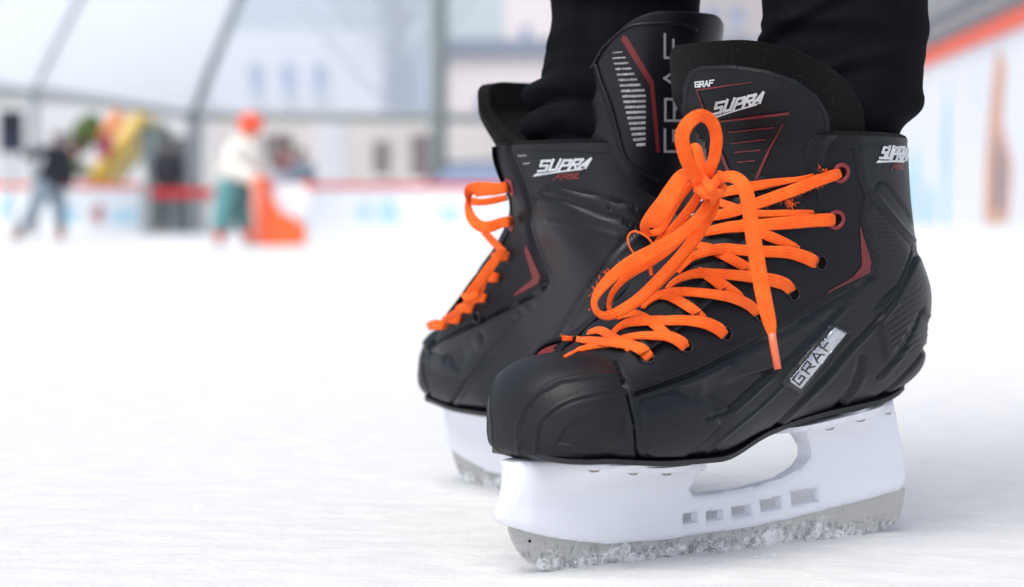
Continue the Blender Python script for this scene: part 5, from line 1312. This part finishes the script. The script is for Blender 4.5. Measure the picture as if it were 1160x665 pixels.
kid = figure('child in a cream sweater and teal trousers leaning on the orange skating aid', J, r_c, None, [
    ('sweater', [['pelvis', 'chest', 'neck'], ['shl', 'ell', 'hal'], ['shr', 'elr', 'har'], ['shl', 'chest', 'shr']], [[.175, .165, .09], [.085, .075, .05], [.085, .075, .05], [.09, .12, .09]], M_WHITEKNIT),
    ('trousers', [['pelvis', 'hl', 'kl', 'al'], ['pelvis', 'hr', 'kr', 'ar']], [[.12, .125, .105, .09], [.12, .125, .105, .09]], M_TEAL)])
mb = MB(); h = Vector(J['head']); mb.ball(h+Vector((.0, 0, .05)), (.112, .118, .098), 18, 10); mb.build('helmet', M_HELM, kid, smooth=True)
def small_skate(tpt, apt, label, grp, mt, Y):
    t = empty('ice_skate', (tpt[0], tpt[1], 0)); tag(t, label, 'ice skate', grp); a = Vector(apt); b = Vector(tpt)
    mb = MB(); mb.tube([a+Vector((0, 0, .05)), a, (a.x, a.y, .10), (a.x*.4+b.x*.6, b.y, .085), (b.x-.02*(1 if b.x < a.x else -1), b.y, .075)], [.06, .062, .055, .05, .036], 12); mb.build('boot', mt, t, smooth=True)
    x0, x1 = min(a.x, b.x)-.03, max(a.x, b.x)+.03; mb = MB(); mb.box(((x0+x1)/2, (a.y+b.y)/2, .02), (x1-x0, .006, .04)); mb.build('blade', M_POSTL, t)
small_skate(J['tl'], J['al'], 'left orange-red skate of the child in the cream sweater', 'skates of the child in teal trousers', M_ORBOOT, Yc)
small_skate(J['tr'], J['ar'], 'right orange-red skate of the child, beside the orange skating aid', 'skates of the child in teal trousers', M_ORBOOT, Yc)
# orange skating aid: curved hull, raised white head, upright handle
aid = empty('skating_aid', (WP(312, 270, 18.5).x, 18.5, 0)); tag(aid, 'orange plastic skating aid with a white curved back pushed by the child', 'skating aid')
M_ORPL = mat('orange_plastic', (.88, .13, .03), .4); M_PKPL = mat('salmon_plastic', (.80, .25, .18), .4)
Ya = 18.35
hull = [(291, 276), (291, 240), (288, 206), (303, 207), (307, 224), (318, 240), (334, 248), (343, 258), (343, 270), (338, 277)]
mb = MB(); mb.prism([WP(x, y, Ya) for x, y in catmull(hull, 5, True)], (0, .32, 0)); mb.build('hull', M_ORPL, aid)
mb = MB(); mb.prism([WP(x, y, Ya+.06) for x, y in catmull([(306, 216), (322, 208), (344, 210), (352, 222), (346, 240), (334, 250), (318, 240)], 5, True)], (0, .2, 0)); mb.build('seat_back', mat('white_plastic', (.80, .80, .84), .4), aid)
mb = MB(); mb.tube([WP(291, 275, Ya-.02), WP(291, 205, Ya-.02)], [.045, .045], 10); mb.build('upright', M_PKPL, aid, smooth=True)
mb = MB(); mb.tube([WP(286, 207, Ya-.02), WP(306, 206, Ya-.02)], [.04, .04], 10); mb.build('handle', M_ORPL, aid, smooth=True)
mb = MB(); mb.tube([WP(340, 210, Ya+.1), WP(352, 211, Ya+.1), WP(349, 216, Ya+.1)], [.03, .045, .03], 10); mb.build('grip', M_ORPL, aid, smooth=True)
# bent skater at the left
Ys = 24.5; M_NAVY = mat('black_top_cloth', (.010, .014, .022), .8); M_JEAN = mat('blue_jeans', (.22, .28, .34), .8); M_BRN = mat('dark_hair', (.05, .03, .02), .7); M_RBOOT = mat('red_brown_boot', (.32, .09, .06), .6)
J = J2(dict(pelvis=(56, 208), chest=(68, 182), neck=(80, 172), head=(89, 167), crown=(95, 163), shl=(62, 172, -.12), ell=(44, 172, -.25), hal=(26, 178, -.3), shr=(72, 176, .12), elr=(78, 196, .2), har=(80, 212, .15), hl=(50, 213, -.07), kl=(38, 236, -.1), al=(24, 262, -.1), tl=(16, 270, -.1), hr=(62, 213, .07), kr=(68, 238, .06), ar=(68, 262, .05), tr=(70, 271, -.1)), Ys)
sk = figure('skater in a black top and blue jeans bending forward at the far left', J, {k: v*.85 for k, v in RB.items()}, None, [
    ('top', [['pelvis', 'chest', 'neck'], ['shl', 'ell', 'hal'], ['shr', 'elr', 'har'], ['shl', 'chest', 'shr']], [[.16, .16, .09], [.075, .06, .045], [.075, .06, .045], [.08, .11, .08]], M_NAVY),
    ('jeans', [['pelvis', 'hl', 'kl', 'al'], ['pelvis', 'hr', 'kr', 'ar']], [[.13, .115, .08, .065], [.13, .115, .08, .065]], M_JEAN)])
mb = MB(); mb.ball(Vector(J['head'])+Vector((.02, 0, .03)), (.10, .10, .09), 14, 8); mb.build('hair', M_BRN, sk, smooth=True)
small_skate(J['tl'], J['al'], 'left red-brown skate of the bent skater in jeans', 'skates of the bent skater', M_RBOOT, Ys)
small_skate(J['tr'], J['ar'], 'right red-brown skate of the bent skater in jeans', 'skates of the bent skater', M_RBOOT, Ys)
def stander(px, Y, h, label, top, legs, hair=M_BRN, dx=0):
    s = h/1.7; b = WP(px, 200, Y); x = b.x; g_ = lambda dx_, z, dy=0: (x+dx_*s, Y+dy*s, z*s)
    J = dict(pelvis=g_(0, .93), chest=g_(0, 1.28), neck=g_(0, 1.46), head=g_(0, 1.57), crown=g_(0, 1.65), shl=g_(-.17, 1.4), ell=g_(-.23, 1.13), hal=g_(-.2, .9, -.05), shr=g_(.17, 1.4), elr=g_(.23, 1.13), har=g_(.2, .9, -.05), hl=g_(-.09, .88), kl=g_(-.1, .48), al=g_(-.1, .09), tl=g_(-.1, .04, -.14), hr=g_(.09, .88), kr=g_(.1, .48), ar=g_(.1, .09), tr=g_(.1, .04, -.14))
    o = figure(label, J, {k: v*s for k, v in RB.items()}, None, [
        ('jacket', [['pelvis', 'chest', 'neck'], ['shl', 'ell', 'hal'], ['shr', 'elr', 'har'], ['shl', 'chest', 'shr']], [[.17*s, .18*s, .09*s], [.08*s, .065*s, .045*s], [.08*s, .065*s, .045*s], [.08*s, .12*s, .08*s]], top),
        ('trousers', [['pelvis', 'hl', 'kl', 'al'], ['pelvis', 'hr', 'kr', 'ar']], [[.13*s, .105*s, .08*s, .06*s], [.13*s, .105*s, .08*s, .06*s]], legs)])
    mb = MB(); mb.ball(g_(0, 1.62), (.10*s, .10*s, .105*s), 14, 8); mb.build('hair', hair, o, smooth=True); return o
M_PALEJ = mat('pale_blue_jacket', (.55, .62, .72), .8); M_RJ = mat('muted_red_jacket', (.30, .12, .12), .8); M_GJ = mat('silver_jacket', (.62, .62, .64), .7)
stander(190, 39.5, 1.75, 'onlooker in dark clothes standing in the open rink gate', mat('charcoal_coat', (.05, .05, .06), .8), mat('charcoal_trousers', (.06, .06, .075), .8))
stander(326, 41.5, 1.75, 'onlooker in a muted red jacket behind the boards right of the child', M_RJ, M_NAVY)
stander(342, 40, 1.55, 'onlooker in a faded blue jacket beside the white column', M_JEAN, M_NAVY)
stander(313, 40.5, 1.35, 'onlooker in a pale blue jacket behind the boards beside the child', M_PALEJ, M_NAVY)
stander(91, 39.8, 1.2, 'onlooker in a silvery jacket at the foot of the yellow slide', M_GJ, M_JEAN)
stander(86, 40.8, 1.55, 'onlooker in a green top in front of the bush', mat('green_top', (.05, .09, .04), .8), M_JEAN)
stander(258, 42.5, 1.3, 'onlooker in blue grey behind the child in the cream sweater', mat('blue_grey_jacket', (.22, .27, .36), .8), M_NAVY)

# ================================================================== LIGHT
SUN_EL, SUN_AZ = 60, 215    # direction the light comes from: high, behind-left of the camera
w = bpy.data.worlds.new('World'); scene.world = w; w.use_nodes = True; nt = w.node_tree; bg = nt.nodes['Background']
sky = nt.nodes.new('ShaderNodeTexSky'); sky.sky_type = 'NISHITA'; sky.sun_disc = False; sky.sun_elevation = R(SUN_EL); sky.sun_rotation = R(SUN_AZ); sky.air_density = .8; sky.dust_density = 3.0; sky.ozone_density = 1.0
hs = nt.nodes.new('ShaderNodeHueSaturation'); hs.inputs['Saturation'].default_value = .55; nt.links.new(sky.outputs['Color'], hs.inputs['Color']); nt.links.new(hs.outputs['Color'], bg.inputs['Color']); bg.inputs['Strength'].default_value = .14
sd = bpy.data.lights.new('sun', 'SUN'); sd.energy = 1.2; sd.angle = R(45); sd.color = (1, .96, .90); so = bpy.data.objects.new('sun', sd); COL.objects.link(so)
az = R(SUN_AZ); dv = Vector((math.sin(az)*math.cos(R(SUN_EL)), math.cos(az)*math.cos(R(SUN_EL)), math.sin(R(SUN_EL))))
so.rotation_euler = dv.to_track_quat('Z', 'Y').to_euler(); so.location = (0, 0, 12)
scene.view_settings.view_transform = 'Standard'; scene.view_settings.look = 'None'; scene.view_settings.exposure = 0.585; scene.view_settings.gamma = 1
